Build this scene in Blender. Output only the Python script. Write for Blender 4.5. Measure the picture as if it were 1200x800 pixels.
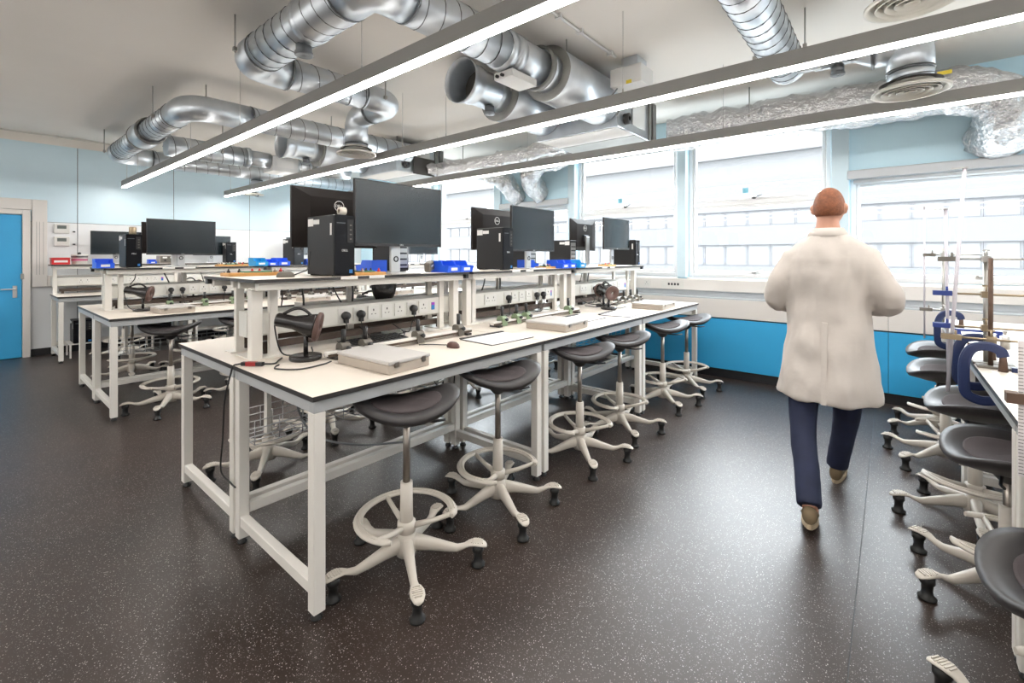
import bpy, bmesh, math, random
from mathutils import Vector, Matrix, noise

for o in list(bpy.data.objects):
    bpy.data.objects.remove(o, do_unlink=True)
SC = bpy.context.scene
COL = SC.collection
rnd = random.Random(7)
PI = math.pi
R = math.radians

# ------------------------------------------------------------------ camera
CAM_H = 1.45
cd = bpy.data.cameras.new('camera')
cam = bpy.data.objects.new('camera', cd)
COL.objects.link(cam)
cam.location = (0, 0, CAM_H)
cam.rotation_euler = (R(90), 0, R(39.7))
cd.sensor_width = 36
cd.lens = 535.0 / 1200 * 36
cd.shift_y = -100.0 / 1200
cd.clip_start = 0.05
cd.clip_end = 300
SC.camera = cam

# ------------------------------------------------------------------ world, exposure
SKY = 20.0
LAMP = 45.0
CEILING_FILL = 4.0
w = bpy.data.worlds.new('overcast_sky')
SC.world = w
w.use_nodes = True
nt = w.node_tree
bg = nt.nodes['Background']
bg.inputs[0].default_value = (0.92, 0.955, 1.0, 1)
bg.inputs[1].default_value = SKY
SC.view_settings.view_transform = 'Standard'
SC.view_settings.look = 'None'
SC.view_settings.gamma = 1
SC.view_settings.use_curve_mapping = False
SC.view_settings.exposure = 0.0
SC.cycles.max_bounces = 10
SC.cycles.diffuse_bounces = 6
SC.cycles.glossy_bounces = 4
SC.cycles.transparent_max_bounces = 12
SC.cycles.sample_clamp_indirect = 6.0
SC.cycles.caustics_reflective = False
SC.cycles.caustics_refractive = False


# ------------------------------------------------------------------ materials
M = {}


def mat(name, col, rough=0.5, metal=0.0, var=0.0, vscale=6.0, bump=0.0, bscale=60.0, coat=0.0, spec=None):
    m = bpy.data.materials.new(name)
    m.use_nodes = True
    n = m.node_tree.nodes
    l = m.node_tree.links
    b = n['Principled BSDF']
    b.inputs['Base Color'].default_value = (*col, 1)
    b.inputs['Roughness'].default_value = rough
    b.inputs['Metallic'].default_value = metal
    if coat:
        b.inputs['Coat Weight'].default_value = coat
        b.inputs['Coat Roughness'].default_value = 0.15
    if spec is not None:
        b.inputs['Specular IOR Level'].default_value = spec
    tc = n.new('ShaderNodeTexCoord')
    nz = n.new('ShaderNodeTexNoise')
    nz.inputs['Scale'].default_value = vscale
    nz.inputs['Detail'].default_value = 4
    l.new(tc.outputs['Object'], nz.inputs['Vector'])
    v = max(var, 0.015)
    cr = n.new('ShaderNodeValToRGB')
    cr.color_ramp.elements[0].position = 0.3
    cr.color_ramp.elements[1].position = 0.7
    cr.color_ramp.elements[0].color = (*[c * (1 - v) for c in col], 1)
    cr.color_ramp.elements[1].color = (*[min(1, c * (1 + v)) for c in col], 1)
    l.new(nz.outputs['Fac'], cr.inputs['Fac'])
    l.new(cr.outputs['Color'], b.inputs['Base Color'])
    if bump:
        nb = n.new('ShaderNodeTexNoise')
        nb.inputs['Scale'].default_value = bscale
        nb.inputs['Detail'].default_value = 3
        l.new(tc.outputs['Object'], nb.inputs['Vector'])
        bp = n.new('ShaderNodeBump')
        bp.inputs['Strength'].default_value = bump
        bp.inputs['Distance'].default_value = 0.01
        l.new(nb.outputs['Fac'], bp.inputs['Height'])
        l.new(bp.outputs['Normal'], b.inputs['Normal'])
    M[name] = m
    return m


mat('ceiling_paint', (0.82, 0.785, 0.735), 0.9, var=0.03, vscale=0.8)
mat('wall_white', (0.80, 0.815, 0.83), 0.55, var=0.02, vscale=1.5)
mat('wall_blue', (0.62, 0.86, 0.99), 0.45, var=0.03, vscale=1.2)
mat('wall_lightblue', (0.64, 0.80, 0.885), 0.35, var=0.03, vscale=1.2)
mat('panel_blue', (0.035, 0.37, 0.70), 0.38, var=0.04, vscale=2)
mat('door_blue', (0.04, 0.36, 0.68), 0.4, var=0.04, vscale=2)
mat('cream', (0.72, 0.69, 0.66), 0.5, var=0.02, vscale=2)
mat('casing_top', (0.50, 0.53, 0.56), 0.35, var=0.02)
mat('plinth_black', (0.012, 0.012, 0.014), 0.45)
mat('seam_dark', (0.10, 0.11, 0.12), 0.6)
mat('upvc', (0.91, 0.92, 0.93), 0.35, var=0.01)
mat('laminate', (0.76, 0.69, 0.61), 0.38, var=0.02, vscale=3)
mat('edge_dark', (0.028, 0.025, 0.025), 0.4)
mat('frame_paint', (0.75, 0.72, 0.67), 0.4, var=0.015, vscale=3)
mat('trunk_grey', (0.66, 0.65, 0.61), 0.45, var=0.02)
mat('socket_white', (0.69, 0.68, 0.65), 0.4)
mat('black_plastic', (0.014, 0.014, 0.016), 0.38)
mat('black_gloss', (0.006, 0.006, 0.008), 0.2, spec=0.2)
mat('pc_black', (0.018, 0.018, 0.019), 0.45, spec=0.25, bump=0.03, bscale=300)
mat('monitor_back', (0.013, 0.010, 0.009), 0.45, spec=0.2)
mat('screen', (0.007, 0.013, 0.017), 0.2, spec=0.5)
mat('silver', (0.62, 0.62, 0.62), 0.32, metal=0.8)
mat('chrome', (0.72, 0.72, 0.72), 0.16, metal=1.0)
mat('bolt_metal', (0.38, 0.34, 0.30), 0.3, metal=1.0)
mat('stool_base', (0.58, 0.535, 0.475), 0.45, var=0.02, vscale=8)
mat('stool_seat', (0.032, 0.029, 0.030), 0.42, spec=0.4)
mat('rail_grey', (0.40, 0.41, 0.415), 0.42)
mat('board_brown', (0.055, 0.035, 0.025), 0.5, var=0.2, vscale=12)
mat('seat_fabric', (0.052, 0.040, 0.042), 0.85, bump=0.25, bscale=400)
mat('rubber', (0.012, 0.012, 0.012), 0.5)
mat('galv', (0.60, 0.64, 0.68), 0.38, metal=0.95, var=0.10, vscale=5)
mat('galv_dark', (0.22, 0.22, 0.21), 0.5, metal=0.5, var=0.10, vscale=5)
mat('seam_metal', (0.13, 0.14, 0.15), 0.4, metal=0.6)
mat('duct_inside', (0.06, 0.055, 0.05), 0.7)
mat('diffuser_white', (0.70, 0.68, 0.62), 0.5)
mat('light_grey_box', (0.72, 0.72, 0.71), 0.45)
mat('fixture_grey', (0.27, 0.265, 0.255), 0.5)
mat('bin_blue', (0.012, 0.10, 0.72), 0.35, var=0.03)
mat('bin_cyan', (0.01, 0.28, 0.62), 0.35, var=0.03)
mat('red_plastic', (0.55, 0.02, 0.025), 0.35)
mat('probe_red', (0.30, 0.02, 0.02), 0.4)
mat('sticker_cyan', (0.20, 0.55, 0.68), 0.5)
mat('pink_print', (0.45, 0.10, 0.20), 0.5)
mat('wood_board', (0.52, 0.27, 0.08), 0.5, var=0.15, vscale=9)
mat('case_grey', (0.52, 0.50, 0.48), 0.42, var=0.03)
mat('case_side', (0.40, 0.35, 0.30), 0.45, var=0.03)
mat('bakelite_brown', (0.085, 0.042, 0.034), 0.42)
mat('lamp_black', (0.014, 0.012, 0.012), 0.22)
mat('saddle_grey', (0.13, 0.118, 0.10), 0.48)
mat('saddle_green', (0.20, 0.27, 0.16), 0.45)
mat('rail_white', (0.76, 0.74, 0.70), 0.35)
mat('rail_bronze', (0.10, 0.075, 0.055), 0.4, metal=0.4)
mat('cable_black', (0.012, 0.012, 0.013), 0.45)
mat('cable_grey', (0.16, 0.17, 0.18), 0.45)
mat('wire_steel', (0.42, 0.43, 0.44), 0.3, metal=0.9)
mat('paper', (0.80, 0.80, 0.80), 0.7)
mat('ink', (0.03, 0.03, 0.035), 0.6)
mat('label_white', (0.78, 0.77, 0.75), 0.6)
mat('lcd_grey', (0.10, 0.12, 0.11), 0.3)
mat('steel', (0.45, 0.44, 0.42), 0.3, metal=0.9)
mat('rust_brown', (0.10, 0.060, 0.042), 0.6, metal=0.3, var=0.2, vscale=30)
mat('clamp_blue', (0.010, 0.022, 0.085), 0.38)
mat('clamp_bright', (0.015, 0.04, 0.22), 0.38)
mat('brass', (0.34, 0.27, 0.18), 0.35, metal=0.8)
mat('tube_white', (0.62, 0.60, 0.66), 0.25)
mat('rule_white', (0.78, 0.74, 0.74), 0.5)
mat('green_pcb', (0.04, 0.22, 0.13), 0.4)
mat('yellow', (0.65, 0.50, 0.04), 0.5)
mat('skin', (0.52, 0.27, 0.185), 0.55, var=0.05, vscale=20)
mat('hair', (0.20, 0.065, 0.025), 0.65, var=0.25, vscale=60, bump=0.4, bscale=200)
mat('coat_cloth', (0.55, 0.505, 0.465), 0.85, var=0.03, vscale=4, bump=0.5, bscale=9)
mat('trouser_navy', (0.012, 0.018, 0.05), 0.8, var=0.15, vscale=12)
mat('shoe_suede', (0.14, 0.10, 0.055), 0.8, var=0.15)
mat('shoe_sole', (0.50, 0.40, 0.27), 0.6)
mat('facade_wall', (0.0600, 0.0600, 0.0612), 0.85, var=0.01, vscale=0.3)
mat('facade_band', (0.0540, 0.0540, 0.0567), 0.85, var=0.02, vscale=0.5)
mat('facade_frame', (0.0445, 0.0445, 0.0481), 0.7)
mat('facade_pane', (0.0670, 0.0670, 0.0670), 0.6)
mat('bounce_ground', (0.60, 0.60, 0.59), 0.9, var=0.15, vscale=0.4)  # pale tone chosen to bounce sky light up to the ceiling
mat('badge_blue', (0.02, 0.16, 0.45), 0.4)
mat('purple', (0.30, 0.04, 0.40), 0.4)
mat('orange', (0.62, 0.22, 0.03), 0.5)


def emis(name, col, st):
    m = bpy.data.materials.new(name)
    m.use_nodes = True
    n = m.node_tree.nodes
    b = n['Principled BSDF']
    b.inputs['Base Color'].default_value = (0.8, 0.8, 0.8, 1)
    b.inputs['Emission Color'].default_value = (*col, 1)
    b.inputs['Emission Strength'].default_value = st
    M[name] = m
    return m


emis('lamp_strip', (1.0, 0.96, 0.91), LAMP)
emis('ceiling_fill', (1.0, 0.955, 0.90), CEILING_FILL)  # glow of the added upward strips

# window glass: clear with a weak mirror reflection
m = bpy.data.materials.new('window_glass')
m.use_nodes = True
n = m.node_tree.nodes
l = m.node_tree.links
n.remove(n['Principled BSDF'])
tr = n.new('ShaderNodeBsdfTransparent')
tr.inputs[0].default_value = (0.95, 0.97, 0.97, 1)
gl = n.new('ShaderNodeBsdfGlossy')
gl.inputs['Roughness'].default_value = 0.02
lw = n.new('ShaderNodeLayerWeight')
lw.inputs['Blend'].default_value = 0.5
pw = n.new('ShaderNodeMath')
pw.operation = 'POWER'
l.new(lw.outputs['Facing'], pw.inputs[0])
pw.inputs[1].default_value = 5.0
ml = n.new('ShaderNodeMath')
ml.operation = 'MULTIPLY_ADD'
l.new(pw.outputs[0], ml.inputs[0])
ml.inputs[1].default_value = 0.9
ml.inputs[2].default_value = 0.03
mx = n.new('ShaderNodeMixShader')
l.new(ml.outputs[0], mx.inputs[0])
l.new(tr.outputs[0], mx.inputs[1])
l.new(gl.outputs[0], mx.inputs[2])
l.new(mx.outputs[0], n['Material Output'].inputs[0])
M['window_glass'] = m

# speckled vinyl floor
m = mat('vinyl_floor', (0.031, 0.0205, 0.0165), 0.36, var=0.2, vscale=3)
n = m.node_tree.nodes
l = m.node_tree.links
b = n['Principled BSDF']
base = [x for x in n if x.type == 'VALTORGB'][0]
tc = [x for x in n if x.type == 'TEX_COORD'][0]
prev = base.outputs['Color']
for sc, th, c in ((110, 0.22, (0.38, 0.35, 0.335)), (190, 0.25, (0.20, 0.185, 0.18)), (60, 0.10, (0.50, 0.47, 0.45))):
    vo = n.new('ShaderNodeTexVoronoi')
    vo.inputs['Scale'].default_value = sc
    vo.inputs['Randomness'].default_value = 1.0
    l.new(tc.outputs['Object'], vo.inputs['Vector'])
    # keep only a random share of the cells
    lt = n.new('ShaderNodeMath')
    lt.operation = 'LESS_THAN'
    l.new(vo.outputs['Distance'], lt.inputs[0])
    lt.inputs[1].default_value = th
    sp = n.new('ShaderNodeSeparateColor')
    l.new(vo.outputs['Color'], sp.inputs[0])
    g = n.new('ShaderNodeMath')
    g.operation = 'GREATER_THAN'
    l.new(sp.outputs[0], g.inputs[0])
    g.inputs[1].default_value = 0.55
    mu = n.new('ShaderNodeMath')
    mu.operation = 'MULTIPLY'
    l.new(lt.outputs[0], mu.inputs[0])
    l.new(g.outputs[0], mu.inputs[1])
    mi = n.new('ShaderNodeMixRGB')
    l.new(mu.outputs[0], mi.inputs[0])
    l.new(prev, mi.inputs[1])
    mi.inputs[2].default_value = (*c, 1)
    prev = mi.outputs[0]
l.new(prev, b.inputs['Base Color'])
nb = n.new('ShaderNodeTexNoise')
nb.inputs['Scale'].default_value = 180
bp = n.new('ShaderNodeBump')
bp.inputs['Strength'].default_value = 0.06
bp.inputs['Distance'].default_value = 0.004
l.new(tc.outputs['Object'], nb.inputs['Vector'])
l.new(nb.outputs['Fac'], bp.inputs['Height'])
l.new(bp.outputs['Normal'], b.inputs['Normal'])

# crinkled foil
m = mat('foil', (0.76, 0.76, 0.77), 0.26, metal=0.95, var=0.05, vscale=10)
n = m.node_tree.nodes
l = m.node_tree.links
tc = [x for x in n if x.type == 'TEX_COORD'][0]
vo = n.new('ShaderNodeTexVoronoi')
vo.inputs['Scale'].default_value = 22
nz = n.new('ShaderNodeTexNoise')
nz.inputs['Scale'].default_value = 26
nz.inputs['Detail'].default_value = 6
l.new(tc.outputs['Object'], nz.inputs['Vector'])
l.new(nz.outputs['Color'], vo.inputs['Vector'])
bp = n.new('ShaderNodeBump')
bp.inputs['Strength'].default_value = 1.0
bp.inputs['Distance'].default_value = 0.05
l.new(nz.outputs['Fac'], bp.inputs['Height'])
l.new(bp.outputs['Normal'], n['Principled BSDF'].inputs['Normal'])


# ------------------------------------------------------------------ mesh helpers
class MB:
    def __init__(s):
        s.v = []
        s.f = []
        s.mi = []
        s.sm = []

    def add(s, vs, fs, mi=0, smooth=False):
        o = len(s.v)
        s.v += [tuple(p) for p in vs]
        for k, f in enumerate(fs):
            s.f.append([i + o for i in f])
            s.mi.append(mi)
            s.sm.append(smooth if isinstance(smooth, bool) else smooth[k])
        return s

    def box(s, x0, x1, y0, y1, z0, z1, mi=0):
        vs = [(x0, y0, z0), (x1, y0, z0), (x1, y1, z0), (x0, y1, z0), (x0, y0, z1), (x1, y0, z1), (x1, y1, z1), (x0, y1, z1)]
        return s.add(vs, [(0, 3, 2, 1), (4, 5, 6, 7), (0, 1, 5, 4), (1, 2, 6, 5), (2, 3, 7, 6), (3, 0, 4, 7)], mi)

    def obox(s, c, size, mtx, mi=0):
        a, b_, d = [q / 2 for q in size]
        vs = []
        for z in (-d, d):
            for x, y in ((-a, -b_), (a, -b_), (a, b_), (-a, b_)):
                vs.append(Vector(c) + mtx @ Vector((x, y, z)))
        return s.add(vs, [(0, 3, 2, 1), (4, 5, 6, 7), (0, 1, 5, 4), (1, 2, 6, 5), (2, 3, 7, 6), (3, 0, 4, 7)], mi)

    def bar(s, p0, p1, wd, ht, mi=0, up=(0, 0, 1)):
        p0 = Vector(p0)
        p1 = Vector(p1)
        z = (p1 - p0).normalized()
        u = Vector(up)
        if abs(z.dot(u)) > 0.98:
            u = Vector((0, 1, 0))
        x = u.cross(z).normalized()
        y = z.cross(x)
        mt = Matrix((x, y, z)).transposed()
        return s.obox((p0 + p1) / 2, (wd, ht, (p1 - p0).length), mt, mi)

    def tube(s, path, r, n=8, closed=False, caps=True, mi=0, smooth=True):
        P = [Vector(p) for p in path]
        k = len(P)
        rs = r if isinstance(r, (list, tuple)) else [r] * k
        T = []
        for i in range(k):
            if closed:
                t = P[(i + 1) % k] - P[i - 1]
            else:
                t = P[min(i + 1, k - 1)] - P[max(i - 1, 0)]
            T.append(t.normalized())
        u = Vector((0, 0, 1))
        if abs(T[0].dot(u)) > 0.9:
            u = Vector((1, 0, 0))
        nx = T[0].cross(u).normalized()
        vs = []
        for i in range(k):
            nx = (nx - T[i] * nx.dot(T[i])).normalized()
            ny = T[i].cross(nx)
            for j in range(n):
                a = 2 * PI * j / n
                vs.append(P[i] + (nx * math.cos(a) + ny * math.sin(a)) * rs[i])
        fs = []
        for i in range(k if closed else k - 1):
            i2 = (i + 1) % k
            for j in range(n):
                j2 = (j + 1) % n
                fs.append((i * n + j, i * n + j2, i2 * n + j2, i2 * n + j))
        sm = [smooth] * len(fs)
        if caps and not closed:
            fs.append(tuple(range(n - 1, -1, -1)))
            fs.append(tuple(range((k - 1) * n, k * n)))
            sm += [False, False]
        return s.add(vs, fs, mi, sm)

    def cyl(s, p0, p1, r0, r1=None, n=14, mi=0, caps=True):
        return s.tube([p0, p1], [r0, r0 if r1 is None else r1], n, mi=mi, caps=caps)

    def lathe(s, prof, c=(0, 0, 0), axis=(0, 0, 1), n=20, mi=0, smooth=True, capends=False):
        ax = Vector(axis).normalized()
        u = Vector((0, 0, 1)) if abs(ax.z) < 0.9 else Vector((1, 0, 0))
        x = u.cross(ax).normalized()
        y = ax.cross(x)
        vs = []
        k = len(prof)
        for r_, z_ in prof:
            for j in range(n):
                a = 2 * PI * j / n
                vs.append(Vector(c) + ax * z_ + (x * math.cos(a) + y * math.sin(a)) * max(r_, 1e-4))
        fs = []
        for i in range(k - 1):
            for j in range(n):
                j2 = (j + 1) % n
                fs.append((i * n + j, i * n + j2, (i + 1) * n + j2, (i + 1) * n + j))
        sm = [smooth] * len(fs)
        if capends:
            fs.append(tuple(range(n - 1, -1, -1)))
            fs.append(tuple(range((k - 1) * n, k * n)))
            sm += [False, False]
        return s.add(vs, fs, mi, sm)

    def prism(s, poly, a0, a1, mtx=None, mi=0):
        k = len(poly)
        vs = [Vector((p[0], p[1], a0)) for p in poly] + [Vector((p[0], p[1], a1)) for p in poly]
        if mtx is not None:
            vs = [mtx @ q for q in vs]
        fs = [tuple(range(k - 1, -1, -1)), tuple(range(k, 2 * k))]
        for i in range(k):
            j = (i + 1) % k
            fs.append((i, j, k + j, k + i))
        return s.add(vs, fs, mi)

    def loft(s, rings, mi=0, smooth=True, caps=True, closed=True):
        n = len(rings[0])
        vs = [p for r_ in rings for p in r_]
        fs = []
        for i in range(len(rings) - 1):
            for j in range(n if closed else n - 1):
                j2 = (j + 1) % n
                fs.append((i * n + j, i * n + j2, (i + 1) * n + j2, (i + 1) * n + j))
        sm = [smooth] * len(fs)
        if caps and closed:
            fs.append(tuple(range(n - 1, -1, -1)))
            fs.append(tuple(range((len(rings) - 1) * n, len(rings) * n)))
            sm += [False, False]
        return s.add(vs, fs, mi, sm)

    def xf(s, mtx):
        s.v = [tuple(mtx @ Vector(p)) for p in s.v]
        return s

    def mesh(s, name, mats, bevel=0.0, seg=1):
        me = bpy.data.meshes.new(name)
        me.from_pydata(s.v, [], s.f)
        for q in (mats if isinstance(mats, (list, tuple)) else [mats]):
            me.materials.append(M[q])
        me.polygons.foreach_set('material_index', s.mi)
        me.polygons.foreach_set('use_smooth', s.sm)
        bm = bmesh.new()
        bm.from_mesh(me)
        bmesh.ops.recalc_face_normals(bm, faces=bm.faces)
        if bevel:
            es = [e for e in bm.edges if len(e.link_faces) == 2 and e.calc_face_angle(0) > 0.6]
            bmesh.ops.bevel(bm, geom=es, offset=bevel, segments=seg, affect='EDGES', profile=0.5)
        bm.to_mesh(me)
        bm.free()
        me.update()
        return me

    def build(s, name, mats, parent=None, bevel=0.0, seg=1, label=None):
        me = s.mesh(name, mats, bevel, seg)
        return link(name, me, parent, label)


def link(name, me, parent=None, label=None):
    o = bpy.data.objects.new(name, me)
    COL.objects.link(o)
    o.parent = parent
    if label:
        o['label'] = label
    return o


def thing(name, label, cat, loc=(0, 0, 0), rz=0.0, group=None):
    o = bpy.data.objects.new(name, None)
    COL.objects.link(o)
    o.empty_display_size = 0.05
    o.location = loc
    o.rotation_euler = (0, 0, rz)
    o['label'] = label
    o['category'] = cat
    if group:
        o['group'] = group
    return o


def tag(o, label, cat, group=None):
    o['label'] = label
    o['category'] = cat
    if group:
        o['group'] = group
    return o


def struct(o, label=None):
    o['kind'] = 'structure'
    if label:
        o['label'] = label
    return o


def sroot(name, label=None):
    o = bpy.data.objects.new(name, None)
    COL.objects.link(o)
    o.empty_display_size = 0.05
    return struct(o, label)


def dup(root, label=None, loc=None, rz=None, group=None):
    r_ = root.copy()
    COL.objects.link(r_)
    if loc is not None:
        r_.location = loc
    if rz is not None:
        r_.rotation_euler = (0, 0, rz)
    if label:
        r_['label'] = label
    if group:
        r_['group'] = group
    for ch in root.children:
        c_ = ch.copy()
        COL.objects.link(c_)
        c_.parent = r_
        for g_ in ch.children:
            d_ = g_.copy()
            COL.objects.link(d_)
            d_.parent = c_
    return r_


def smooth_path(pts, per=8):
    """Catmull-Rom through the points."""
    P = [Vector(p) for p in pts]
    P = [P[0] * 2 - P[1]] + P + [P[-1] * 2 - P[-2]]
    out = []
    for i in range(1, len(P) - 2):
        for k in range(per):
            t = k / per
            a, b_, c_, d_ = P[i - 1], P[i], P[i + 1], P[i + 2]
            out.append(0.5 * ((2 * b_) + (c_ - a) * t + (2 * a - 5 * b_ + 4 * c_ - d_) * t * t + (3 * b_ - a - 3 * c_ + d_) * t ** 3))
    out.append(P[-2])
    return out


def fillet(pts, rad, n=8):
    """polyline with rounded corners"""
    P = [Vector(p) for p in pts]
    out = [P[0]]
    for i in range(1, len(P) - 1):
        a = (P[i - 1] - P[i])
        b_ = (P[i + 1] - P[i])
        r_ = min(rad, a.length * 0.49, b_.length * 0.49)
        p0 = P[i] + a.normalized() * r_
        p1 = P[i] + b_.normalized() * r_
        for k in range(n + 1):
            t = k / n
            out.append((1 - t) ** 2 * p0 + 2 * t * (1 - t) * P[i] + t * t * p1)
    out.append(P[-1])
    return out


_txt = {}


def text_mesh(body, size, mname):
    key = (body, size, mname)
    if key not in _txt:
        cu = bpy.data.curves.new('text_' + body, 'FONT')
        cu.body = body
        cu.size = size
        cu.align_x = 'CENTER'
        cu.align_y = 'CENTER'
        cu.extrude = 0.0006
        o = bpy.data.objects.new('tmp_text', cu)
        COL.objects.link(o)
        bpy.context.view_layer.update()
        me = bpy.data.meshes.new_from_object(o.evaluated_get(bpy.context.evaluated_depsgraph_get()))
        bpy.data.objects.remove(o)
        me.materials.clear()
        me.materials.append(M[mname])
        _txt[key] = me
    return _txt[key]


def text(body, size, mname, parent, loc, rot, name='lettering'):
    o = link(name, text_mesh(body, size, mname), parent)
    o.location = loc
    o.rotation_euler = rot
    return o

# ------------------------------------------------------------------ the room
X0, X1, Y0, Y1, ZC = -9.6, 3.2, -3.0, 6.0, 3.23

fl = struct(MB().box(X0 - .2, X1 + .2, Y0 - .2, Y1 + .2, -0.12, -0.004).build('floor', 'seam_dark'), 'dark speckled sheet vinyl floor')
xs = [X0 - .1, -0.115, 1.88, X1 + .1]
for a, b_ in zip(xs[:-1], xs[1:]):
    MB().box(a + .002, b_ - .002, Y0 - .1, Y1, -0.006, 0.0).build('vinyl_sheet', 'vinyl_floor', fl)
struct(MB().box(X0 - .2, X1 + .2, Y0 - .2, Y1 + .3, ZC, ZC + .2).build('ceiling', 'ceiling_paint'), 'plain painted ceiling')
struct(MB().box(X1, X1 + .2, Y0, Y1, 0, ZC).build('wall_right', 'wall_white'), 'white wall behind the camera side')
struct(MB().box(X0, X1, Y0 - .2, Y0, 0, ZC).build('wall_back', 'wall_white'), 'white wall opposite the windows')

# wall with the door
wl = struct(MB().box(X0 - .2, X0, Y0, Y1 + .25, 0, ZC).build('wall_left', 'seam_dark'), 'pale blue panelled wall with the blue door')
ys = [Y0, -1.32, -0.10, 1.13, 2.35, 3.57, 4.79, Y1]
for a, b_ in zip(ys[:-1], ys[1:]):
    MB().box(X0, X0 + .010, a + .004, b_ - .004, 1.955, 3.10).build('wall_panel', 'wall_lightblue', wl, bevel=.002)
    MB().box(X0, X0 + .010, a + .004, b_ - .004, 0.10, 1.950).build('wall_panel', 'wall_white', wl, bevel=.002)
MB().box(X0, X0 + .014, Y0, Y1, 3.10, ZC).build('cornice_board', 'ceiling_paint', wl)
for a, b_ in ((Y0, -0.55), (0.64, Y1)):
    struct(MB().box(X0 + .01, X0 + .022, a, b_, 0, .10).build('baseboard_left', 'plinth_black'), 'black coved skirting under the panelled wall')

# door
d = sroot('door_1', 'blue flush door with lever handle')
MB().box(X0, X0 + .05, -0.45, 0.545, 0.006, 2.035).build('door_leaf', 'door_blue', d, bevel=.003)
f = MB()
f.box(X0, X0 + .075, 0.55, 0.63, 0, 2.11)
f.box(X0, X0 + .075, -0.53, -0.455, 0, 2.11)
f.box(X0, X0 + .075, -0.455, 0.55, 2.045, 2.11)
f.build('door_frame', 'cream', d, bevel=.004)
hd = MB()
hd.box(X0 + .05, X0 + .058, 0.455, 0.50, 0.86, 1.03)
hd.build('handle_plate', 'silver', d, bevel=.003)
MB().tube(fillet([(X0 + .058, .478, .985), (X0 + .105, .478, .985), (X0 + .105, .34, .985)], .02), .010, 8).build('lever_handle', 'silver', d)
MB().box(X0 + .05, X0 + .085, 0.53, 0.565, 1.12, 1.20).build('hinge_block', 'steel', d, bevel=.004)

# surface trunking round the door and along the wall
t = struct(MB().box(X0 + .01, X0 + .065, 0.645, 0.80, 1.0, 2.27).build('trim_1', 'cream', bevel=.006), 'cream vertical trunking beside the blue door')
for yy in (.69, .72, .76):
    MB().box(X0 + .065, X0 + .0665, yy - .0015, yy + .0015, 1.18, 1.95).build('groove', 'seam_dark', t)
struct(MB().box(X0 + .01, X0 + .065, -1.6, 0.643, 2.115, 2.27).build('trim_2', 'cream', bevel=.006), 'cream trunking above the blue door')
t = struct(MB().box(X0 + .01, X0 + .07, 0.802, Y1 - .2, 1.0, 1.165).build('trim_3', 'cream', bevel=.006), 'cream dado trunking with sockets along the panelled wall')


def socket(parent, c, face, nm='socket', n=1):
    """UK socket plate; c = centre on the surface, face = unit normal ('+x','-x','-y')"""
    wd = .082 if n == 1 else .145
    mb = MB()
    mb.box(-wd / 2, wd / 2, -.043, .043, 0, .008, 0)
    for k in range(n):
        u = 0 if n == 1 else (k - .5) * .072
        mb.box(u - .004, u + .004, .008, .022, .008, .0088, 1)
        mb.box(u - .018, u - .009, -.014, -.009, .008, .0088, 1)
        mb.box(u + .009, u + .018, -.014, -.009, .008, .0088, 1)
    rot = {'+x': Matrix(((0, 0, 1), (1, 0, 0), (0, 1, 0))), '-x': Matrix(((0, 0, -1), (-1, 0, 0), (0, 1, 0))), '-y': Matrix(((1, 0, 0), (0, 0, -1), (0, 1, 0)))}[face]
    mb.xf(rot)
    mb.v = [(p[0] + c[0], p[1] + c[1], p[2] + c[2]) for p in mb.v]
    return mb.build(nm, ['socket_white', 'ink'], parent)


for yy in (1.75, 2.05, 2.9, 3.5, 4.2):
    socket(t, (X0 + .07, yy, 1.083), '+x', n=2)

# ------------------------------------------------------------------ window wall
wopen = [(-8.62, -7.03, 1.18, 2.95, 'tall'), (-6.92, -5.36, 1.18, 2.95, 'tall'), (-5.20, -3.83, 1.18, 2.26, 'low'), (-3.70, -2.15, 1.18, 2.95, 'tall'),
         (-2.03, -0.50, 1.18, 2.95, 'tall'), (-0.335, 1.60, 1.18, 2.26, 'low'), (1.75, 3.0, 1.18, 2.95, 'tall')]
mb = MB()
mb.box(X0, X1, Y1, Y1 + .25, 0, 1.18)
mb.box(X0, X1, Y1, Y1 + .25, 2.95, ZC)
px = X0
for (a, b_, z0, z1, k) in wopen:
    mb.box(px, a, Y1, Y1 + .25, 1.18, 2.95)
    if z1 < 2.9:
        mb.box(a, b_, Y1, Y1 + .25, z1, 2.95)
    px = b_
mb.box(px, X1, Y1, Y1 + .25, 1.18, 2.95)
ww = struct(mb.build('wall_window', 'wall_blue'), 'pale blue outside wall pierced by windows')
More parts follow.
